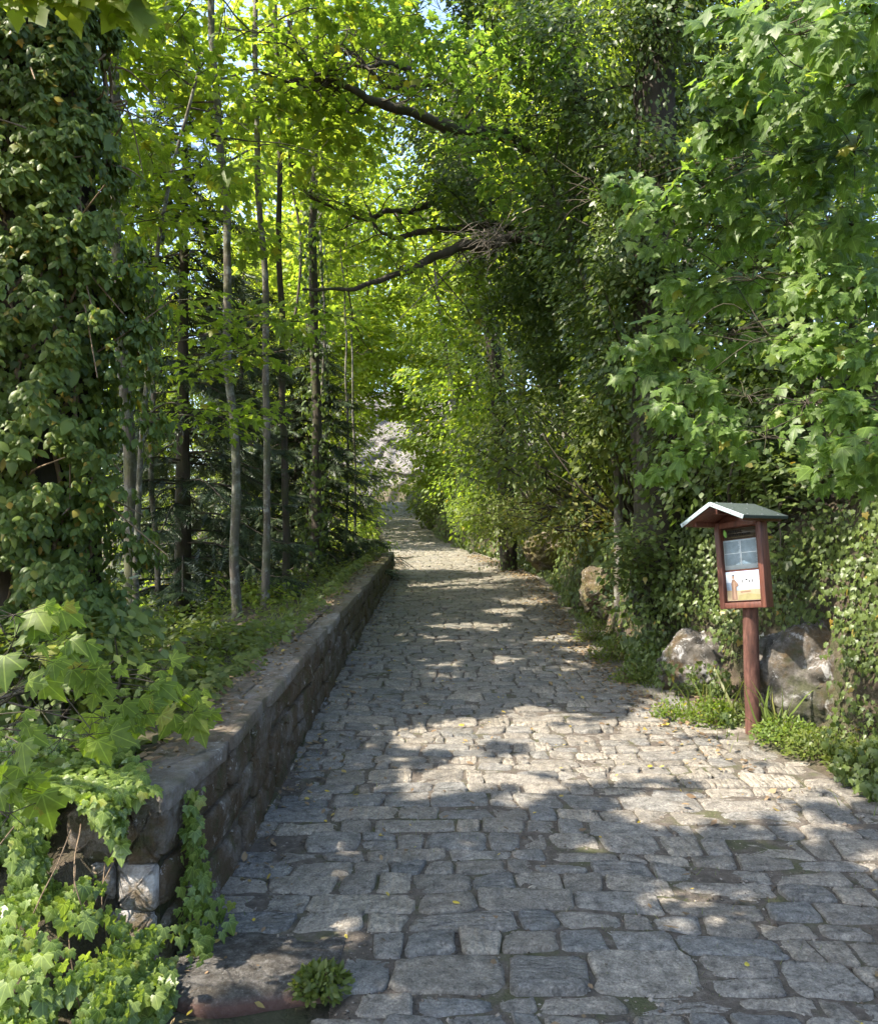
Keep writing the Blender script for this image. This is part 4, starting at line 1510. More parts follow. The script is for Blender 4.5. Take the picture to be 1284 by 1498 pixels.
B = [
    # px, py, d, radii, n, size, mat, label
    (800, 660, 13.0, (1.6, 1.6, 1.0), 4200, .085, 'bush', 'leafy green shrub arching over the path bank behind the low olive bush'),
    (835, 760, 11.5, (1.0, 1.2, .60), 2600, .06, 'olive', 'low olive-green bush spilling over the bank edge right of the path'),
    (905, 640, 10.5, (1.3, 1.3, .9), 3600, .08, 'bush', 'mid-green shrub left of the sign board, under the ivy-clad trunk'),
    (955, 820, 9.0, (.7, .7, .75), 2200, .055, 'ivy', 'ivy-leaved mound on the bank left of the sign'),
    (720, 760, 17.5, (.9, 1.2, .7), 2200, .07, 'bush', 'pale sunlit bush by the rocky hump along the path'),
    (690, 735, 24.0, (1.1, 1.3, 1.1), 2200, .09, 'maple_light', 'rounded light-green bush beside the upper path on the right'),
    (632, 742, 33.0, (.9, 1.2, .8), 1300, .11, 'bush', 'small green bush at the top of the path on the right'),
    (700, 650, 20.0, (1.8, 1.8, 1.7), 3600, .09, 'maple_light', 'yellow-green shrub hanging over the upper path'),
    (770, 590, 15.5, (1.5, 1.5, 1.3), 3200, .085, 'bush', 'dense dark-green shrub under the mossy limbs'),
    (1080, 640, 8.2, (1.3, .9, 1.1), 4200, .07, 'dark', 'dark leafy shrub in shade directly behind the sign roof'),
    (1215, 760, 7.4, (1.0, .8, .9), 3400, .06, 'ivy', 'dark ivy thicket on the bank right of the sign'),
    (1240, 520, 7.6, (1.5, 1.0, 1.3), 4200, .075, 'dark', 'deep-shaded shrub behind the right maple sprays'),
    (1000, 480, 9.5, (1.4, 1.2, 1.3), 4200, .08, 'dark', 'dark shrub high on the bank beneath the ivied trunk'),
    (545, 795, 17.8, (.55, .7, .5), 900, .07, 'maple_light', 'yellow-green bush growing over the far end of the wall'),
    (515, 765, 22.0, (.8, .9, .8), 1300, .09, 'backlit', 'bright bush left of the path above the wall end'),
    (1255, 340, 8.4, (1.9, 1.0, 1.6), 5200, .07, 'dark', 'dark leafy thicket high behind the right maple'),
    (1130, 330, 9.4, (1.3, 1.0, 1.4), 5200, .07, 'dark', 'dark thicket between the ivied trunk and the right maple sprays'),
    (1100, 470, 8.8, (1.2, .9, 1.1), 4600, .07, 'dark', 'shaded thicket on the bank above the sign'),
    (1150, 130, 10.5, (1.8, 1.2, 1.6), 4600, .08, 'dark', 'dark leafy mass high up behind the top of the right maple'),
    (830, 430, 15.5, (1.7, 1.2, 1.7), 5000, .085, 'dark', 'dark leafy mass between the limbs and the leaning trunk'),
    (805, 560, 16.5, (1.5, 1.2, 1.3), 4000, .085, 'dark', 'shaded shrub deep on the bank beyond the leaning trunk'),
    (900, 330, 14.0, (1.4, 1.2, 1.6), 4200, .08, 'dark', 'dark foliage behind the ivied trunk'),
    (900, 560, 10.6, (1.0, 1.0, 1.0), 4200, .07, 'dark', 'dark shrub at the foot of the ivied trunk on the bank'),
]
for px, py, d, r, n, s, m, lab in B:
    bush(lab, W(px, py, d), r, n, s, IVY_FAR if m in ('ivy',) else OVATE_FAR, M[m], 'bushes along the path')
# undergrowth beyond the wall
for px, py, d, r, n, s, m, lab in [
    (330, 915, 11.5, (1.5, 1.2, .6), 1900, .06, 'maple_light', 'pale-green undergrowth between the slender trunk bases'),
    (240, 900, 12.5, (1.4, 1.2, .9), 2200, .075, 'maple_light', 'green undergrowth left of the straight bare trunk'),
    (430, 850, 15.0, (1.2, 1.2, .7), 1500, .07, 'bush', 'low undergrowth at the foot of the ivied trunk'),
    (130, 940, 8.5, (1.0, .8, .8), 2200, .08, 'ivy', 'dark leafy shrub at the foot of the big left tree'),
    (300, 980, 7.6, (.6, .8, .30), 1100, .06, 'bush', 'low leafy weeds leaning on the back of the wall'),
    (220, 1010, 5.6, (.6, .7, .38), 1500, .055, 'bush', 'shrubby ivy and bramble patch behind the near wall'),
    (60, 1000, 5.2, (.9, .7, .65), 2200, .07, 'ivy', 'ivy thicket below the big tree at left'),
]:
    bush(lab, W(px, py, d), r, n, s, OVATE_FAR, M[m], 'undergrowth left of the wall', name='undergrowth', cat='undergrowth')
print('bush', round(time.time() - T0, 1))


# ------------------------------------------------------------------ right: ivy-clad trees and limbs
def sleeve(mb, path, r, n, size, thick=.22):
    k = rng.integers(0, len(path), n)
    th = rng.random(n) * 2 * PI
    o = np.stack([np.cos(th), np.sin(th), 0 * th], -1)
    P = path[k] + o * (r + thick * rng.random(n) ** 1.4)[:, None] + rng.normal(0, .12, (n, 3))
    kk = fbm(P, 1.6, 33, 2) > .42
    P, o = P[kk], o[kk]
    leaves(mb, OVATE_FAR, P, size, up=o + np.array([0, 0, .3]), tip=np.array([0, 0, -1.0]) + .3 * o, spread=.5, droop=.1, gap=False)


def ivied_tree(label, ctrl, r0, blobs, n, size, mat, limbs=(), lname='ivied_tree'):
    """blobs: (px,py,d,rx,ry,rz) masses of foliage"""
    t = thing(lname, label, 'tree', ctrl[0], None)
    path = wobble(spline(ctrl, 40), .08, .6, 17)
    path[0] = ctrl[0]
    mb = MB()
    mb.tube(path, np.linspace(r0, r0 * .55, 40), 14, .18)
    mb.build('trunk', M['bark_big'], t)
    vol = np.array([b[3] * b[4] + b[4] * b[5] + b[3] * b[5] for b in blobs])
    share = (n * vol / vol.sum()).astype(int)
    allc, lb, tw = [], MB(), MB()
    for (px, py, d, rx, ry, rz), m in zip(blobs, share):
        c = W(px, py, d)
        k = max(8, m // 110)
        cen = ell(k, c, np.array([rx, ry, rz]) * .9)
        P, off, idx = clump_points(cen, .42, 110, .6)
        P = P[fbm(P, 1.15, 63, 3) > .40]
        O = unit((P - c) / np.array([rx, ry, rz]))
        leaves(lb, OVATE_FAR, P, size, up=O * .4 + np.array([0, -.25, .6]), tip=O * np.array([1, 1, .2]), spread=.6, droop=.5)
        sub = cen[::max(1, len(cen) // 14)]
        twigs(tw, path, sub, .022, int(px), .3)
    tw.build('branchwork', M['bark_dark'], t)
    lb.build('crown', mat, t)
    sb = MB()
    sleeve(sb, path, r0 * .8, 7000, .056, .50)
    sb.build('ivy_sleeve', M['dark'], t)
    tips = []
    for lim, ra, rb in limbs:
        mb = MB()
        pts = wobble(spline([W(*q) for q in lim], 60), .10, 2.0, int(lim[0][0]))
        pts = wobble(pts, .03, 6.0, int(lim[0][1]))
        mb.tube(pts, np.linspace(ra, rb, 60) * (1 + .12 * np.sin(np.arange(60) * 1.7)), 10, .3)
        pts = pts[::3][:20].repeat(2, 0)
        for q in range(12):
            i = rng.integers(8, 39)
            o = rng.normal(0, 1, 3) * [1, .7, .8]
            e = pts[i] + unit(o) * rng.uniform(.4, 1.3)
            tp = wobble(spline([pts[i], (pts[i] + e) / 2 + rng.normal(0, .10, 3), e], 14), .09, 3, q)
            mb.tube(tp, np.linspace(rb * .45 + .006, .003, 14), 6, cap=False)
            tips += [tp[9], tp[-1]]
            for q2 in range(3):
                i2 = rng.integers(4, 13)
                e2 = tp[i2] + rdir(1)[0] * rng.uniform(.15, .45)
                mb.tube(wobble(spline([tp[i2], (tp[i2] + e2) / 2 + rng.normal(0, .03, 3), e2], 8), .04, 4, q2), np.linspace(.006, .002, 8), 4, cap=False)
        mb.build('branch', M['bark_dark'], t)
    if tips:
        P, off, _ = clump_points(np.array(tips), .30, 20, .5)
        mb = MB()
        leaves(mb, MAPLE_FAR, P, .085, tip=off * [1, 1, .3] + 1e-3, spread=.5)
        mb.build('limb_foliage', M['maple_light'], t)
    return t


b = gz(965, 9.2, -.2)
ivied_tree('tall dark ivy-clad tree on the bank, its black trunk showing at upper right', [b, W(962, 500, 9.2), W(960, 130, 9.2), W(975, -200, 9.4)], .30,
           [(880, 60, 9.4, 1.2, 1.1, 1.2), (1060, 250, 9.6, 1.0, 1.0, 1.2), (960, 330, 9.0, .8, .8, .7), (840, 200, 9.8, 1.0, 1.0, 1.0), (1040, 20, 9.6, 1.0, 1.0, 1.0), (900, 420, 9.6, .9, .9, .9), (960, -90, 9.2, 2.2, 1.4, .9), (860, 330, 10, .9, .9, .8), (930, 540, 9.6, .8, .8, .8), (960, 10, 8.7, .7, .5, .5), (925, 230, 8.7, .5, .4, .5), (990, 240, 8.8, .4, .4, .4), (1010, 130, 9.8, .7, .7, .9)],
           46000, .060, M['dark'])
b = gz(880, 13.2, -.2)
ivied_tree('broad dark tree leaning over the path with long mossy limbs reaching left', [b, W(878, 560, 13), W(862, 380, 13), W(840, 150, 12.6), W(800, -150, 12.4)], .27,
           [(720, 60, 12, 1.5, 1.3, 1.3), (800, 280, 12.5, 1.3, 1.3, 1.2), (720, 250, 12.5, 1.2, 1.2, .9), (760, 440, 13, 1.1, 1.2, .9), (820, 520, 13, 1.0, 1.2, .9), (640, 30, 12, 1.1, 1.2, 1.0), (820, 400, 12.4, .9, 1.0, .8), (760, 340, 12.8, 1.0, 1.0, .9), (730, 510, 14, .9, 1.0, .9), (880, 180, 12.4, 1.0, 1.0, 1.0), (760, -80, 12, 2.6, 1.8, .9), (700, 420, 14, .9, 1.2, .7), (650, 180, 13.4, .8, .9, .8), (660, 300, 14, .6, .9, .6)],
           76000, .066, M['dark'],
           limbs=[([(850, 260, 12.6), (740, 200, 11.8), (645, 178, 11), (560, 150, 10.6), (480, 125, 10.4), (385, 100, 10.2)], .11, .018),
                  ([(480, 124, 10.4), (450, 105, 10.4), (435, 70, 10.4), (415, 20, 10.4)], .04, .02),
                  ([(855, 400, 13), (780, 350, 12.4), (700, 352, 12), (640, 375, 11.8), (580, 405, 11.6), (520, 417, 11.4), (440, 424, 11.2)], .10, .014),
                  ([(850, 350, 13), (780, 335, 12.6), (710, 330, 12.4), (640, 335, 12.2), (580, 345, 12), (545, 320, 12), (530, 300, 12)], .075, .012),
                  ([(650, 262, 12.6), (620, 300, 12.4), (560, 312, 12.2), (530, 318, 12.1), (470, 295, 12), (430, 270, 12)], .05, .015),
                  ([(600, 100, 11), (560, 95, 10.8), (510, 92, 10.6), (460, 80, 10.6)], .04, .015),
                  ([(630, 120, 12), (570, 125, 11.6), (530, 92, 11.4), (500, 60, 11.4)], .035, .012)])
b = gz(745, 18.5, -.2)
ivied_tree('darker half-shaded tree behind the limbs, leaning from the bank over the path', [b, W(735, 640, 18.5), W(720, 480, 18), W(690, 300, 17.6), (W(660, 120, 17.4))], .2,
           [(700, 560, 18, 1.3, 1.3, 1.2), (660, 460, 18, 1.2, 1.2, 1.1), (620, 330, 18, 1.5, 1.4, 1.3), (590, 200, 18, 1.6, 1.6, 1.4), (560, 270, 17, 1.2, 1.2, 1.1), (570, 330, 19, 1.2, 1.2, .9), (700, 400, 19, 1.5, 1.4, 1.2), (640, 560, 20, .9, 1.0, .9)],
           14000, .10, M['maple_light'], lname='leaning_tree')
print('ivied', round(time.time() - T0, 1))

# maple foliage hung before the dark tree (lighter sprays of leaf in the upper middle)
b = gz(905, 10.4, -.2)
spray_tree('young_maple', 'young maple with mid-green sprays in front of the dark leaning tree', [b, W(900, 600, 10.4), W(860, 420, 10.2), W(800, 260, 10)], .06,
           [(700, 220, 9.8, .5, .3), (760, 200, 9.6, .5, .3), (820, 190, 9.6, .45, .3), (730, 270, 9.8, .45, .3), (800, 250, 9.6, .45, .3), (660, 200, 10, .4, .3), (700, 140, 9.6, .5, .3), (780, 120, 9.6, .5, .3),
            (560, 20, 9.4, .5, .3), (640, 60, 9.4, .6, .3), (720, 40, 9.4, .6, .35), (820, 60, 9.4, .6, .35), (850, 280, 9.6, .4, .3), (680, 90, 10, .6, .3), (760, 60, 10, .6, .3), (700, 310, 10, .35, .3), (610, 20, 9.0, .6, .3), (530, 10, 9.0, .6, .3)],
           .085, MAPLE_MID, M['maple'], n=85)


# dry twig tangle
def tangle():
    c = W(722, 345, 10.8)
    t = thing('dead_branch', 'tangle of bare grey dead twigs caught below the mossy limbs', 'branch', c)
    mb = MB()
    for k in range(46):
        a = c + rng.normal(0, .16, 3)
        e = c + np.array([rng.normal(-.05, .38), rng.normal(0, .25), rng.normal(-.16, .20)])
        mb.tube(wobble(spline([a, (a + e) / 2 + rng.normal(0, .06, 3), e], 10), .05, 4, k), np.linspace(.005, .0015, 10), 4, cap=False)
    pts = spline([W(860, 330, 11.2), W(790, 300, 11), W(722, 345, 10.8), W(650, 400, 10.8), W(580, 470, 10.8)], 30)
    mb.tube(wobble(pts, .05, 2, 4), np.linspace(.014, .005, 30), 5, cap=False)
    mb.build('twig', M['twig'], t)


tangle()


# ------------------------------------------------------------------ near maple at right
def near_maple():
    b = np.array([4.4, 4.6, float(terrain_z(4.4, 4.6)) - .2])
    t = thing('maple_tree', 'maple leaning in from the right edge with large green lobed leaves', 'tree', b)
    path = spline([b, b + [-.2, 0, 1.5], b + [-.4, -.1, 3.2], b + [-.6, -.1, 5.5]], 30)
    mb = MB()
    mb.tube(path, np.linspace(.14, .07, 30), 12, .12)
    mb.build('trunk', M['bark_grey'], t)
    S = [(1240, 40, 3.2, .26), (1170, 50, 3.5, .24), (1110, 70, 3.9, .22), (1265, 120, 3.4, .26), (1190, 150, 3.7, .28), (1110, 160, 4.0, .24), (1070, 120, 4.0, .18), (1050, 190, 4.1, .17), (1250, 220, 3.7, .3),
         (1160, 240, 3.9, .3), (1080, 250, 4.2, .26), (1010, 280, 4.4, .22), (960, 310, 4.4, .20), (915, 270, 4.6, .13), (975, 350, 4.3, .16), (1060, 330, 4.3, .26), (1150, 330, 4.1, .3), (1245, 330, 3.9, .3),
         (1200, 410, 4.1, .3), (1100, 410, 4.3, .28), (1030, 420, 4.5, .24), (1260, 420, 3.9, .26), (1000, 480, 4.4, .24), (950, 510, 4.4, .18), (935, 545, 4.4, .12), (1070, 490, 4.4, .26), (1160, 500, 4.2, .28), (1250, 510, 4.0, .28),
         (1010, 560, 4.3, .2), (980, 600, 4.2, .15), (1090, 580, 4.2, .26), (1180, 590, 4.1, .28), (1260, 600, 4.0, .26), (1050, 625, 4.2, .18), (1000, 660, 4.3, .14), (1120, 640, 4.1, .2), (1210, 645, 4.0, .22), (965, 690, 4.3, .09),
         (1250, 690, 3.9, .2), (1285, 650, 3.7, .2), (1270, 20, 2.8, .2), (1200, 10, 3.0, .2), (1120, 10, 3.6, .2), (1060, 30, 4.0, .14)]
    tw, lb = MB(), MB()
    cs = [W(px, py, d) for px, py, d, r in S]
    roots = [W(1400, 420, 4.6), W(1380, 150, 4.5), W(1400, 640, 4.5)]
    rp = [path]
    for q in roots:
        lim = wobble(spline([trunk_at(path, q[2] - .4), q], 12), .03, 2, 3)
        tw.tube(lim, np.linspace(.03, .018, 12), 6, cap=False)
        rp.append(lim)
    rp = np.concatenate(rp)
    twigs(tw, rp, cs, .012, 7, jitter=.09)
    for k, (px, py, d, r) in enumerate(S):
        c = cs[k]
        a = min(roots, key=lambda q: abs(q[2] - c[2]))
        n = int(112 * (r / .25) ** 1.7) + 16
        P, off, _ = clump_points([c], r * 1.08, n, .42)
        out = unit(c - a)
        kk = np.ones(len(P), bool)
        P, off = P[kk], off[kk]
        tip = out * .55 + off * .6 + np.array([0, -.15, -.55])
        up = np.array([-.30, -.55, .75])
        leaves(lb, MAPLE, P, .058, up=up, tip=tip, spread=.6, droop=.3, gap=True, jit=.24, curl=.5)
        for p in P[::9]:
            tw.tube(wobble(spline([c, (c + p) / 2 + [0, 0, .02], p], 6), .015, 5, k), np.linspace(.0022, .0012, 6), 4, cap=False)
    tw.build('branchwork', M['bark_dark'], t)
    lb.build('crown', M['maple'], t)


near_maple()


# ------------------------------------------------------------------ maple sapling lower left
def sapling():
    b = np.array([-2.15, 4.0, float(terrain_z(-2.15, 4.0)) - .05])
    t = thing('maple_sapling', 'young maple sapling with big pale-green lobed leaves before the ivy at left', 'sapling', b)
    S = [(20, 900, 3.2, .14), (70, 895, 3.3, .13), (95, 935, 3.3, .12), (40, 960, 3.1, .14), (15, 1010, 3.0, .14), (60, 1040, 3.2, .14), (110, 980, 3.4, .12), (140, 985, 3.6, .12), (175, 1020, 3.8, .14), (225, 1010, 4.0, .13),
         (270, 1010, 4.2, .13), (285, 1040, 4.1, .10), (205, 1045, 3.8, .12), (150, 1050, 3.6, .12), (130, 1075, 3.5, .1), (90, 1080, 3.3, .1), (20, 1100, 3.0, .12), (15, 1190, 2.9, .1), (240, 980, 4.3, .12), (20, 1060, 2.9, .1), (25, 1150, 2.9, .09)]
    tw, lb = MB(), MB()
    hub = b + np.array([.1, -.1, .55])
    hub2 = b + np.array([-.15, -.6, .45])
    tw.tube(spline([b, (b + hub) / 2 + [.02, 0, 0], hub], 10), np.linspace(.02, .012, 10), 7)
    tw.tube(spline([b, (b + hub2) / 2, hub2], 10), np.linspace(.016, .01, 10), 7)
    twigs(tw, np.concatenate([spline([b, hub], 10), spline([b, hub2], 10)]), [W(px, py, d) for px, py, d, r in S], .007, 3, jitter=.08)
    for k, (px, py, d, r) in enumerate(S):
        c = W(px, py, d)
        pts = np.repeat(c[None], 12, 0)
        P, off, _ = clump_points([c], r, 10, .6)
        tip = off * .8 + np.array([.35, -.25, -.35])
        leaves(lb, MAPLE, P, .078, curl=.55, up=(.05, -.9, .6), tip=tip, spread=.4, droop=.3, jit=.25)
        for p in P:
            tw.tube(spline([pts[9], (pts[9] + p) / 2, p], 5), np.linspace(.002, .001, 5), 4, cap=False)
    tw.build('stem', M['bark_dark'], t)
    lb.build('foliage', M['maple_light'], t)


sapling()


# ------------------------------------------------------------------ maple left of the camera: its lowest leaves dip into the top left corner, its crown shades the near path
def shade_maples():
    b = np.array([-4.6, 1.6, float(terrain_z(-4.6, 1.6)) - .2])
    cb = b.copy()
    b = np.array([-5.4, 3.0, float(terrain_z(-5.4, 3.0)) - .2])
    path_c = [b, b + [.1, 0, 2.5], b + [.3, .1, 5], b + [.5, .2, 9]]
    cen = np.concatenate([ell(60, cb + [.6, 0.6, 7.2], (2.8, 3.6, 2.0)), ell(16, cb + [-.6, -1.6, 6.5], (2.2, 2.4, 1.6)), ell(64, cb + [1.5, -.3, 7.0], (2.4, 2.8, 1.5))])
    t, path = tree('maple_tree', 'maple whose sunlit lowest leaves hang down into the top left corner', 'tree', path_c, .24, .09, cen, .75, 170, .125, MAPLE_FAR, M['maple_light'], M['bark_grey'], None, .016)
    S = [(15, -5, 2.9, .13), (50, 10, 2.9, .13), (85, 0, 2.8, .13), (120, -5, 2.9, .12), (150, 10, 2.9, .12), (180, 0, 2.95, .12), (195, 30, 2.95, .08), (30, -40, 2.8, .15), (110, -50, 2.8, .16), (180, -50, 2.9, .15), (70, 12, 2.9, .08), (10, 12, 2.85, .08)]
    tw, lb = MB(), MB()
    root = np.array([-3.0, 2.3, 3.7])
    tw.tube(wobble(spline([trunk_at(path, 3.4), (trunk_at(path, 3.4) + root) / 2, root], 10), .04, 2, 2), np.linspace(.05, .02, 10), 6)
    for k, (px, py, d, r) in enumerate(S):
        c = W(px, py, d) + np.array([0, 0, .08])
        tw.tube(spline([root, (root + c) / 2 + [0, 0, .12], c], 10), np.linspace(.012, .003, 10), 5, cap=False)
        P, off, _ = clump_points([c], r, 5, .4)
        leaves(lb, MAPLE, P, .12, up=(-.5, .35, .65), tip=off * .6 + np.array([.3, -.1, -.8]), spread=.22, droop=.3, jit=.15, gap=False)
    tw.build('branch', M['bark_dark'], t)
    lb.build('low_foliage', M['backlit'], t)
    # two more crowns along the wall, outside the picture, that throw the shade on the path
    for (x, y, z, r, m) in ((-5.6, 5.2, 7.4, (2.4, 2.6, 2.0), 56), (-6.4, 9.0, 8.2, (2.6, 2.8, 2.2), 56), (-3.6, -1.6, 7.6, (2.6, 2.6, 1.8), 44)):
        bb = np.array([x, y, float(terrain_z(x, y)) - .2])
        tree('maple_tree', {5.2: 'maple beside the big ivy-clad tree whose crown shades the near path', 9.0: 'maple left of the pale trunk whose crown shades the middle of the path', -1.6: 'maple behind the viewer whose crown shades the near paving'}[y], 'tree',
             [bb, bb + [0, 0, 3], np.array([x + .2, y, z]), np.array([x + .3, y, z + 1.6])], .2, .07, ell(m, (x + .3, y, z), r), .75, 170, .125, MAPLE_FAR, M['maple_light'], M['bark_grey'], None, .016)


shade_maples()
print('maples', round(time.time() - T0, 1))


# ------------------------------------------------------------------ background wood
def wood():
    protos = []
    for v in range(4):
        mbt, mbl = MB(), MB()
        Hh = [15, 18, 13, 16][v]
        path = wobble(spline([(0, 0, 0), (.2, 0, Hh * .35), (-.1, .2, Hh * .7), (.2, .1, Hh)], 26), .15, .3, v)
        mbt.tube(path, np.linspace(.17, .03, 26), 8, .12)
        k = 85
        cen = ell(k, (0, 0, Hh * .60), (2.8, 2.8, Hh * .40))
        twigs(mbt, path, cen, .035, v * 50)
        P, off, idx = clump_points(cen, .85, 75, .5)
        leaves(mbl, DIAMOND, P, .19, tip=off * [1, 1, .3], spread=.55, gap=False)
        protos.append((mbt, mbl, path))
    spots = []
    # left wood
    for k in range(20):
        d = rng.uniform(24, 60)
        px = rng.uniform(-80, 500)
        spots.append((px, d))
    for px, d in [(545, 31), (500, 27), (470, 38), (560, 42), (520, 52), (640, 36), (690, 30), (665, 44), (720, 40), (760, 34), (620, 50), (585, 70), (640, 68), (700, 64), (540, 72), (490, 64), (800, 26), (860, 30), (930, 24), (1000, 22), (1080, 26), (1180, 22), (1260, 26), (880, 44)]:
        spots.append((px, d))
    shared = []
    spots = [(px, d) for px, d in spots if not (430 < px < 625 and d > 45) and not (300 < px < 560 and d > 50)]
    spots += [(470, 74), (505, 70), (535, 76), (560, 71), (588, 75), (612, 70)]
    for i, (px, d) in enumerate(spots):
        v = i % 4
        x = (px - CX) / FPX * d
        L, R = float(xl(d)), float(xr(d))
        if d < 58 and L - 2.0 < x < R + 1.6:
            x = L - 2.4 if x < (L + R) / 2 else R + 2.2
        z = float(terrain_z(x, d)) - .2
        if 430 < px < 625 and d > 65:
            z = 10.5
        t = thing('woodland_tree', 'tall leafy tree in the bright wood behind', 'tree', (0, 0, 0), 'woodland trees in the background')
        if i < 4:
            mbt, mbl, path = protos[v]
            a = mbt.build('trunk', M['bark_grey'], t)
            c = mbl.build('crown', M['backlit'], t)
            shared.append((a.data, c.data))
        else:
            for nm, dt in zip(('trunk', 'crown'), shared[v]):
                o = bpy.data.objects.new(nm, dt)
                COL.objects.link(o)
                o.parent = t
        s = rng.uniform(.85, 1.25)
        t.location = (x, d, z)
        t.scale = (s, s, s * rng.uniform(.9, 1.1))
        t.rotation_euler = (0, 0, rng.uniform(0, 2 * PI))


wood()
for nm, lab, ctrl, cpts in (
    ('leaning', 'slim tree left of the upper path whose bright sprays close over the scree', [(486, 770, 29), (500, 640, 29), (525, 500, 29), (545, 380, 29)],
     [(500, 560), (530, 590), (520, 620), (545, 560), (570, 575), (565, 540), (590, 550), (540, 500), (580, 500), (600, 520), (510, 470), (560, 440), (600, 470), (520, 650), (505, 690), (575, 610), (480, 610), (470, 660), (550, 610), (590, 590), (530, 560)]),
    ('leaning', 'slim tree right of the upper path whose bright sprays meet those opposite', [(672, 760, 27), (668, 640, 27), (650, 500, 27), (630, 360, 27)],
     [(620, 560), (640, 600), (610, 610), (650, 560), (680, 580), (665, 620), (630, 640), (600, 640), (615, 670), (640, 680), (660, 660), (610, 500), (640, 460), (680, 500), (620, 430), (600, 580), (605, 600), (690, 640), (615, 700)])):
    cc = [W(*q) for q in ctrl]
    cc[0][2] = float(terrain_z(cc[0][0], cc[0][1])) - .1
    cen = np.concatenate([[W(px, py, ctrl[0][2] + rng.uniform(-1, 1.5)) for px, py in cpts]] * 2) + rng.normal(0, .25, (2 * len(cpts), 3))
    tree('leaning_tree', lab, 'tree', cc, .10, .04, cen, .62, 120, .115, MAPLE_FAR, M['backlit'], M['bark_grey'], None, .016, .4, gap=False)
print('wood', round(time.time() - T0, 1))


# lower bright thickets that fill the wood edge left of the upper path
for px, py, d, r, n, lab in [(470, 720, 26, (2.2, 2, 2.2), 2600, 'bright thicket behind the pole saplings'), (380, 740, 28, (3, 2, 2.6), 2800, 'bright thicket behind the speckled trunk'), (280, 760, 27, (3, 2, 2.6), 2600, 'bright thicket glimpsed through the spruce boughs'),
                             (180, 800, 26, (3, 2, 2.8), 2400, 'bright thicket at far left behind the pale trunk'), (520, 690, 34, (2.0, 2, 2.4), 2000, 'bright thicket left of the sunlit scree'), (635, 660, 36, (2.0, 2, 2.8), 2600, 'bright thicket right of the sunlit scree'),
                             (690, 600, 28, (2.2, 2, 3.0), 3400, 'tall bright thicket on the right of the upper path')]:
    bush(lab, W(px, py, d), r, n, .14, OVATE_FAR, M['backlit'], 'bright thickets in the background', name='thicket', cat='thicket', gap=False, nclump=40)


# ------------------------------------------------------------------ scree slope closing the view
def scree():
    xs = np.linspace(-16, 8, 110)
    ts = np.linspace(0, 1, 70)
    X, Tt = np.meshgrid(xs, ts)
    P = np.stack([X, Tt * 10], -1)
    n = fbm(P, .8, 5, 5) - .5
    n2 = np.abs(fbm(P, 2.2, 15, 4) - .5)
    Y = 60 + 5.5 * Tt + n * 2.2 + n2 * 1.6 + .03 * (X + 3) ** 2 * -.3
    Z = 3.9 + 9.5 * Tt + n * 1.2
    V = np.stack([X, Y, Z], -1).reshape(-1, 3)
    nr, nc = X.shape
    i = np.arange(nr - 1)[:, None] * nc
    j = np.arange(nc - 1)[None]
    F = np.stack([i + j, i + j + 1, i + nc + j + 1, i + nc + j], -1).reshape(-1, 4)
    o = build('scree_slope', V, F, M['quarry'])
    tag(o, kind='structure')


scree()


# ------------------------------------------------------------------ rocks on the bank
ROCKS = []


def rock(label, c, r, seed, mat='rock'):
    c = np.asarray(c, float)
    ROCKS.append((c, np.asarray(r, float)))
    r = np.asarray(r, float)
    nu, nv = 110, 70
    u, v = np.meshgrid(np.linspace(0, 2 * PI, nu, endpoint=False), np.linspace(.02, PI - .02, nv))
    D = np.stack([np.cos(u) * np.sin(v), np.sin(u) * np.sin(v), np.cos(v)], -1)
    Q = D.reshape(-1, 3)
    f = 1 + .7 * (fbm(Q + seed, 1.4, seed, 5) - .5) - .25 * np.abs(fbm(Q + seed * 2, 3.5, seed + 5, 4) - .5) * 2
    f = f * (1 + .16 * (np.round(fbm(Q, 2.6, seed + 9, 2) * 7) / 7 - .5) + .05 * (fbm(Q, 9, seed + 3, 3) - .5))
    V = c + Q * f[:, None] * r
    i = np.arange(nv - 1)[:, None] * nu
    j = np.arange(nu)[None]
    k = (j + 1) % nu
    F = np.stack([i + j, i + nu + j, i + nu + k, i + k], -1).reshape(-1, 4)
    o = build('rock', V, F, M[mat])
    return tag(o, label, 'rock', 'rocks in the bank')


rock('grey lichen-blotched rock in the bank just left of the sign post', W(1030, 985, 7.9) + [.10, .15, -.05], (.50, .40, .48), 3)
rock('large pale rock with rusty stains at the right edge behind the weeds', W(1215, 1020, 6.5) + [-.02, .1, 0], (.52, .40, .52), 8)
rock('small whitish rock between the post and the large pale rock', W(1145, 985, 7.2) + [.02, .1, 0], (.28, .25, .34), 12)
rock('mossy brown rock hump beside the far path', W(735, 800, 16.5) + [1.0, .3, -.1], (.55, .8, .38), 21, 'wall')
rock('dark mossy boulder under the olive bush', W(815, 845, 11.0) + [.60, .2, -.2], (.32, .4, .36), 27, 'wall')


# ------------------------------------------------------------------ ground cover, weeds and litter
def terrain_normal(x, y):
    e = .06
    dx = (terrain_z(x + e, y) - terrain_z(x - e, y)) / (2 * e)
    dy = (terrain_z(x, y + e) - terrain_z(x, y - e)) / (2 * e)
    return unit(np.stack([-dx, -dy, np.ones_like(dx)], -1))


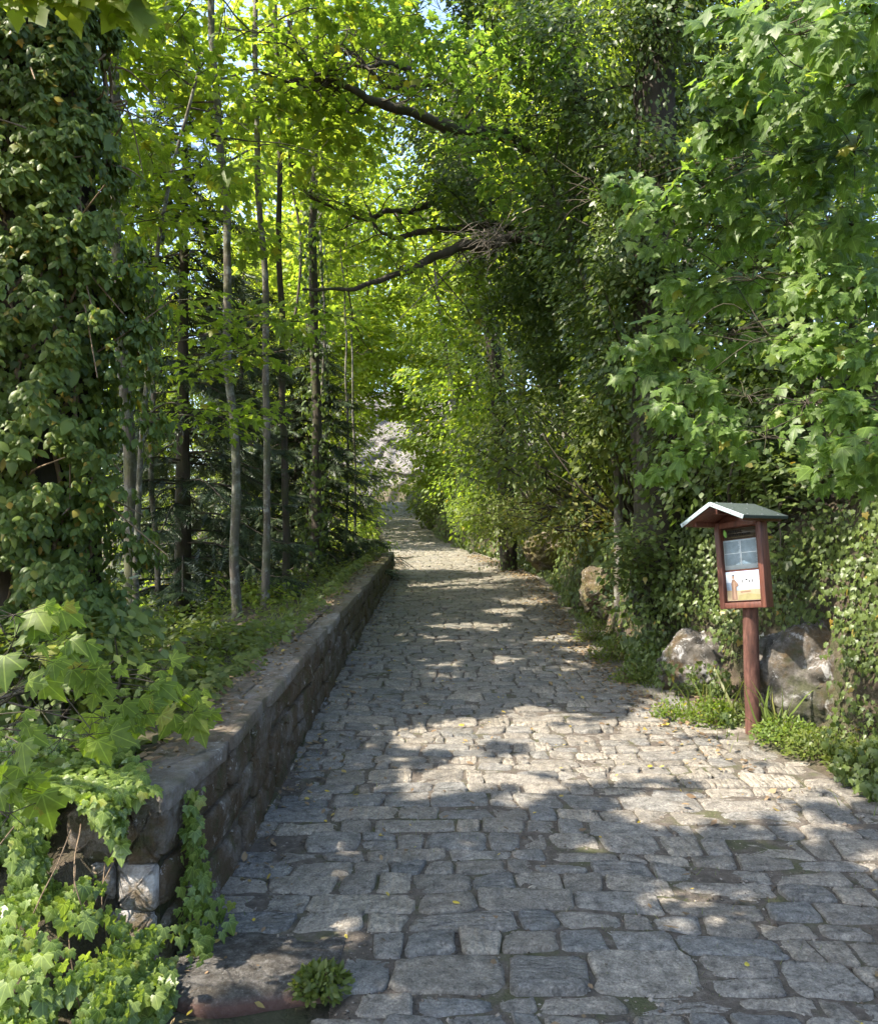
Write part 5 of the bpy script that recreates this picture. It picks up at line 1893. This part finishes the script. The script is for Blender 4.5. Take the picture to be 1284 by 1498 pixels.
def bank_ivy():
    mb = MB()
    for (y0, y1, n, s, tm) in ((3.5, 9, 62000, .040, IVY), (9, 22, 46000, .06, IVY_FAR), (22, 46, 14000, .10, IVY_FAR)):
        y = rng.uniform(y0, y1, n)
        u = .10 + 2.9 * rng.random(n) ** 1.25
        x = xr(y) + u
        N = terrain_normal(x, y)
        P = np.stack([x, y, terrain_z(x, y)], -1)
        dens = fbm(P, 1.6, 31, 3)
        steep = 1 - N[:, 2]
        k = rng.random(n) < (.5 + .8 * steep) * sstep(dens, .30, .46)
        for rc, rr_ in ROCKS:
            q_ = (P - rc) / (rr_ * 1.15)
            k &= ~((np.sum(q_ * q_, 1) < 1.25) & (fbm(P, 4.5, 13, 2) > .40) & (rng.random(n) < .9) & (P[:, 2] < rc[2] + rr_[2] * .75))
        P, N = P[k], N[k]
        P = P + N * (.02 + .16 * rng.random(len(P)) ** 1.3 * (.6 + 2.4 * fbm(P, 2.2, 7, 2) ** 1.5))[:, None]
        leaves(mb, tm, P, s, up=N + np.array([-.1, -.2, .35]), tip=np.array([0, 0, -1.0]) + N * .3, spread=.5, droop=.1)
    n = 34000
    y = rng.uniform(3.4, 11, n)
    x = xr(y) + .06 + .65 * rng.random(n)
    P = np.stack([x, y, terrain_z(x, y) + .012 + .05 * rng.random(n) ** 2], -1)
    P = P[fbm(P, 2.4, 67, 3) > .47 - .14 * sstep(x - xr(y), .1, .35)]
    P[:, 2] = np.maximum(P[:, 2], zr(P[:, 1]) + .01)
    leaves(mb, OVATE_FAR, P, .024, up=(-.1, -.3, 1), spread=.7, droop=.05)
    o = mb.build('bank_ivy', M['ivy'])
    tag(o, 'mat of dark ivy covering the bank right of the path', 'ivy', kind='stuff')


bank_ivy()


def left_cover():
    mb = MB()
    n = 16000
    y = rng.uniform(3.2, 20, n)
    v = .45 + 4.5 * rng.random(n) ** 1.3
    x = xl(y) - v
    N = terrain_normal(x, y)
    P = np.stack([x, y, terrain_z(x, y)], -1)
    k = fbm(P, 1.2, 41, 3) > .44
    P, N = P[k], N[k]
    P = P + N * (.02 + .22 * rng.random(len(P)) ** 2)[:, None]
    leaves(mb, OVATE_FAR, P, .07, up=N + np.array([0, -.2, .4]), spread=.6, droop=.1)
    n = 5200
    y = rng.uniform(4.3, 17, n)
    x = xin(y) - .38 + .20 * rng.random(n) ** 2 * (fbm(np.stack([y, y * 0], -1), 1.4, 5, 2) * 1.6)
    P = np.stack([x, y, wtop(y) - .06 + .20 * rng.random(n) ** 1.6], -1)
    leaves(mb, OVATE_FAR, P, .045, up=(.2, -.4, .7), tip=(.6, -.2, .1), spread=.6, droop=.2)
    o = mb.build('ground_cover', M['bush'])
    tag(o, 'low leafy ground cover on the slope beyond the wall', 'ground cover', kind='stuff')


left_cover()


def near_ivy():
    v = thing('wall_ivy', 'bright young ivy draped over the near end of the stone wall', 'ivy', (-1.5, 3.4, .3))
    mb, st = MB(), MB()
    # over the earth bank left of the wall end
    n = 17000
    x = rng.uniform(-2.6, -1.10, n)
    y = rng.uniform(2.7, 4.6, n)
    z = terrain_z(x, y)
    N = terrain_normal(x, y)
    P = np.stack([x, y, z], -1)
    k = (fbm(P, 2.0, 14, 2) > .33) & ~((x > -1.55) & (y > 3.42))
    P, N = P[k], N[k]
    bumpy = .26 * fbm(P, 3.0, 19, 2) ** 1.5
    P = P + N * (.02 + bumpy + .05 * rng.random(len(P)))[:, None]
    leaves(mb, IVY, P, .037, up=N * 1.0 + np.array([.1, -.5, .2]), tip=np.array([.1, -.2, -1.0]), spread=.75, droop=.1, jit=.35)
    # draped over the top and down the left of the end face
    n = 3600
    a = rng.random(n)
    x = -1.62 + .42 * a
    zz = rng.uniform(-.10, .66, n)
    lim = np.interp(zz, [-.2, .05, .15, .40, .48, .7], [-1.40, -1.46, -1.46, -1.34, -1.16, -1.16])
    k = x < lim + rng.normal(0, .03, n)
    x, zz = x[k], zz[k]
    P = np.stack([x, 3.36 - .10 * rng.random(len(x)) - .05 * fbm(np.stack([x, zz], -1), 6, 2, 2), zz], -1)
    leaves(mb, IVY, P, .040, up=(0, -1, .35), tip=(.05, -.1, -1), spread=.65, droop=.1, jit=.35)
    n = 900
    x = rng.uniform(-1.6, -1.06, n)
    y = 3.36 + .75 * rng.random(n) ** 1.6
    k = x < np.interp(y, [3.3, 3.45, 3.7, 4.1], [-1.12, -1.16, -1.32, -1.52]) + rng.normal(0, .03, n)
    x, y = x[k], y[k]
    P = np.stack([x, y, wtop(y) + .03 + .05 * rng.random(len(x))], -1)
    leaves(mb, IVY, P, .050, up=(0, -.3, 1), tip=(.2, -.5, -.2), spread=.45, droop=.1)
    # a strand down the road-side corner and along the foot
    n = 300
    zz = -.08 + .66 * rng.random(n) ** 1.5
    yy = 3.42 + np.interp(zz, [-.1, .1, .3, .6], [0, .06, .16, .22]) + rng.random(n) * np.interp(zz, [-.1, .2, .4, .6], [.50, .20, .10, .08])
    P = np.stack([xin(yy) + .03 + .10 * rng.random(n) * np.interp(zz, [-.1, .25], [2.0, .6]), yy - .04, zz], -1)
    leaves(mb, IVY, P, .044, up=(.8, -.5, .4), tip=(.1, -.2, -1), spread=.5, droop=.1)
    n = 1300    # foot of the end face
    x = rng.uniform(-1.62, -1.0, n)
    P = np.stack([x, 3.30 - .22 * rng.random(n), -.13 + .16 * rng.random(n) ** 1.5], -1)
    leaves(mb, IVY, P, .042, up=(0, -.6, .7), tip=(.1, -.5, -.7), spread=.5, droop=.1)
    for k in range(16):
        a = np.array([rng.uniform(-2.1, -1.2), rng.uniform(3.2, 3.6), rng.uniform(.3, .6)])
        e = a + np.array([rng.normal(0, .15), -rng.uniform(.1, .3), -rng.uniform(.3, .6)])
        st.tube(wobble(spline([a, (a + e) / 2 + [0, -.06, 0], e], 12), .03, 4, k), .003, 4, cap=False)
    st.build('stem', M['vine'], v)
    mb.build('foliage', M['ivy_light'], v)


near_ivy()


def tuft(label, c, r, n, size, tmpl, mat, name='weed', cat='weed', group=None, hz=.2):
    c = np.asarray(c, float)
    t = thing(name, label, cat, c, group)
    mb, st = MB(), MB()
    d = rdir(n) * (rng.random(n) ** .5)[:, None]
    P = c + d * np.array([r, r * .9, hz])
    P[:, 2] = np.maximum(c[2] + .005, c[2] + np.abs(P[:, 2] - c[2]) + .0)
    O = unit(d + [0, 0, .4])
    leaves(mb, tmpl, P, size, up=O + np.array([0, -.2, .4]), tip=O, spread=.5, droop=.15, gap=False)
    for q in P[:: max(1, n // 30)]:
        st.tube(spline([c + rng.normal(0, r * .15, 3) * [1, 1, 0], (c + q) / 2 + [0, 0, .02], q], 5), np.linspace(.003, .0012, 5), 4, cap=False)
    st.build('stem', M['vine'], t)
    mb.build('foliage', mat, t)


p = W(470, 1450, 3.28)
tuft('small dense green weed growing out of the paving beside the stone step', (p[0], p[1], float(zr(p[1])) - .015), .115, 850, .026, OVATE, M['bush'], hz=.10)
for px, py, d, r, n, h, m, lab in [(985, 1060, 7.0, .22, 420, .22, 'maple_light', 'sunlit pale weed clump left of the sign post'), (1040, 1065, 6.8, .2, 380, .26, 'maple_light', 'taller pale weed clump touching the post on its left'),
                                   (1150, 1100, 6.2, .26, 600, .18, 'ivy_light', 'broad low weed clump at the right foot of the post'), (1200, 1120, 5.9, .26, 600, .20, 'bush', 'green weed clump in front of the large pale rock'), (1265, 1140, 5.6, .25, 600, .22, 'bush', 'green weed clump at the right edge of the picture'),
                                   (930, 1000, 8.2, .25, 520, .22, 'bush', 'dark green weed clump along the path edge, up the slope from the sign'), (895, 960, 9.2, .28, 520, .28, 'bush', 'weed clump at the bend of the right path edge'), (870, 905, 10.3, .28, 480, .3, 'bush', 'upper weed clump of the right verge'),
                                   (960, 955, 8.6, .3, 600, .3, 'ivy_light', 'leafy weed clump against the bank by the grey rock')]:
    x, y = (px - CX) / FPX * d, d
    tuft(lab, (x, y, float(terrain_z(x, y))), r, int(n * 2.2), .026, OVATE_FAR, M[m], group='weeds on the right verge', hz=h)


def grass():
    mb = MB()
    n = 5200
    y = rng.uniform(3.2, 16, n)
    u = rng.uniform(-.08, .62, n)
    x = xr(y) + u
    P = np.stack([x, y, terrain_z(x, y)], -1)
    k = fbm(P, 2.2, 51, 3) > .52
    P = P[k]
    P[:, 2] = np.minimum(P[:, 2], zr(P[:, 1]) + .5)
    n = len(P)
    t = unit(np.array([0, 0, 1.0]) + rdir(n) * .55)
    V, F = scatter(BLADE, P, t, rdir(n) * [1, 1, .2] + [0, -.3, 0], rng.uniform(.04, .16, n), curl=.5)
    mb.add(V, F)
    # sprigs by the post
    for px, d in ((1130, 6.3), (1060, 6.8), (1020, 6.9)):
        m = 16
        b = gz(px, d, 0)
        P = b + rng.normal(0, .07, (m, 3)) * [1, 1, 0]
        t = unit(np.array([0, 0, 1.0]) + rdir(m) * .45)
        V, F = scatter(BLADE, P, t, rdir(m) * [1, 1, .2], rng.uniform(.2, .48, m), curl=.6)
        mb.add(V, F)
    # behind the wall
    m = 800
    y = rng.uniform(5, 16, m)
    x = xin(y) - .32 - .6 * rng.random(m)
    P = np.stack([x, y, terrain_z(x, y)], -1)
    t = unit(np.array([.15, 0, 1.0]) + rdir(m) * .5)
    V, F = scatter(BLADE, P, t, rdir(m) * [1, 1, .2], rng.uniform(.06, .20, m), curl=.6)
    mb.add(V, F)
    # in the joints of the paving
    m = 2600
    y = 2.8 + 8 * rng.random(m) ** 1.4
    x = xl(y) + (xr(y) - xl(y)) * rng.random(m)
    P = np.stack([x, y, zr(y) + road_dip(x, y) - .015], -1)
    k = fbm(P, 1.5, 93, 2) > .60
    P = P[k]
    m = len(P)
    P = P + rng.normal(0, .02, (m, 3)) * [1, 1, 0]
    t = unit(np.array([0, 0, 1.0]) + rdir(m) * .8)
    V, F = scatter(BLADE, P, t, rdir(m) * [1, 1, .2], rng.uniform(.02, .055, m), curl=.6)
    mb.add(V, F)
    o = mb.build('grass', M['grass'])
    tag(o, 'wisps of grass along the path edges and in the paving joints', 'grass', kind='stuff')


grass()


def grit():
    O_ = np.array([[1, 0, 0], [0, 1, 0], [-1, 0, 0], [0, -1, 0], [0, 0, .7], [0, 0, -.7]], float)
    F_ = np.array([[0, 1, 4], [1, 2, 4], [2, 3, 4], [3, 0, 4], [1, 0, 5], [2, 1, 5], [3, 2, 5], [0, 3, 5]])
    n = 15000
    y = 2.9 + 7 * rng.random(n) ** 1.5
    x = xl(y) + (xr(y) - xl(y) + .12) * rng.random(n)
    P = np.stack([x, y, zr(y) + road_dip(x, y) - .010 - .20 * (1 - sstep(x, -.50, -.36)) * (1 - sstep(y, 3.2, 3.5))], -1)
    S = np.exp(rng.normal(math.log(.0055), .4, n))
    V = P[:, None] + (O_[None] * (1 + rng.normal(0, .25, (n, 6, 1)))) * S[:, None, None]
    F = (F_[None] + np.arange(n)[:, None, None] * 6).reshape(-1, 3)
    o = build('grit', V.reshape(-1, 3), F, M['joint_grit'], None, False)
    tag(o, 'grit and crumbs of earth in the joints of the paving', 'grit', kind='stuff')


grit()


def litter():
    mb = MB()
    n = 8200
    y = 3 + 20 * rng.random(n)
    side = rng.random(n)
    x = np.where(side < .62, xr(y) - .02 - np.abs(rng.normal(0, .28, n)), np.where(side < .80, xl(y) + np.abs(rng.normal(0, .16, n)), xl(y) + (xr(y) - xl(y)) * rng.random(n)))
    P = np.stack([x, y, zr(y) + road_dip(x, y) + .012 + .012 * rng.random(n)], -1)
    keep = (x > xl(y)) & (rng.random(n) < np.where(side < .62, sstep(y, 4.5, 9), .5))
    P = P[keep]
    leaves(mb, OVATE_FAR, P, .034, up=(0, 0, 1), spread=.35, droop=0, gap=False, jit=.35)
    n = 3200          # on the verge and under the bank
    y = 6.5 + 12 * rng.random(n)
    x = xr(y) + rng.uniform(-.05, .4, n)
    P = np.stack([x, y, terrain_z(x, y) + .015], -1)
    leaves(mb, OVATE_FAR, P, .045, up=(0, 0, 1), spread=.4, droop=0, gap=False, jit=.3)
    n = 1600           # on the wall top
    y = 3.7 + 13 * rng.random(n)
    x = xin(y) - .30 + .26 * rng.random(n) ** 1.6
    P = np.stack([x, y, wtop(y) + .022 + .01 * rng.random(n)], -1)
    leaves(mb, OVATE_FAR, P, .03, up=(0, 0, 1), spread=.35, droop=0, gap=False, jit=.3)
    o = mb.build('leaf_litter', M['litter'])
    tag(o, 'brown fallen leaves gathered along the path edges', 'leaf litter', kind='stuff')
    mb = MB()
    n = 90
    y = 3 + 9 * rng.random(n)
    x = xl(y) + (xr(y) - xl(y)) * rng.random(n) ** 1.3
    P = np.stack([x, y, zr(y) + road_dip(x, y) + .022], -1)
    leaves(mb, OVATE, P, .026, up=(0, 0, 1), spread=.4, droop=0, gap=False, jit=.3)
    o = mb.build('fallen_leaves', M['yellow'])
    tag(o, 'scattered yellow fallen leaves on the paving', 'fallen leaves', kind='stuff')


litter()
print('cover', round(time.time() - T0, 1))

# ------------------------------------------------------------------ light, sky, camera
w = bpy.data.worlds.new('World')
SC.world = w
w.use_nodes = True
nt = w.node_tree
bg = nt.nodes['Background']
sky = nt.nodes.new('ShaderNodeTexSky')
sky.sky_type = 'NISHITA'
sky.sun_disc = False
sky.sun_elevation = EL
sky.sun_rotation = math.atan2(SUN[0], SUN[1])
sky.dust_density = 2.0
nt.links.new(sky.outputs[0], bg.inputs[0])
bg.inputs[1].default_value = .15

sl = bpy.data.lights.new('sun', 'SUN')
sl.energy = 3.7
sl.angle = math.radians(.53)
sl.color = (1.0, .91, .79)
so = bpy.data.objects.new('sun', sl)
so.rotation_euler = Vector(-SUN).to_track_quat('-Z', 'Y').to_euler()
COL.objects.link(so)

cam = bpy.data.cameras.new('camera')
cam.sensor_fit = 'HORIZONTAL'
cam.sensor_width = 36
cam.lens = 36 * FPX / 1284
cam.shift_y = (HY - 749) / 1284
cam.clip_end = 1500
co = bpy.data.objects.new('camera', cam)
co.location = (0, 0, EYE)
co.rotation_euler = (PI / 2, 0, 0)
COL.objects.link(co)
SC.camera = co

SC.view_settings.view_transform = 'Standard'
SC.view_settings.look = 'None'
SC.view_settings.gamma = 1.0
SC.view_settings.exposure = 2.17
cy = SC.cycles
cy.use_denoising = True
cy.max_bounces = 8
cy.diffuse_bounces = 4
cy.glossy_bounces = 2
cy.transmission_bounces = 5
cy.use_adaptive_sampling = True
cy.adaptive_threshold = .02
cy.sample_clamp_indirect = 6
print('total', round(time.time() - T0, 1), 'tris', sum(len(o.data.polygons) for o in SC.objects if o.type == 'MESH'))
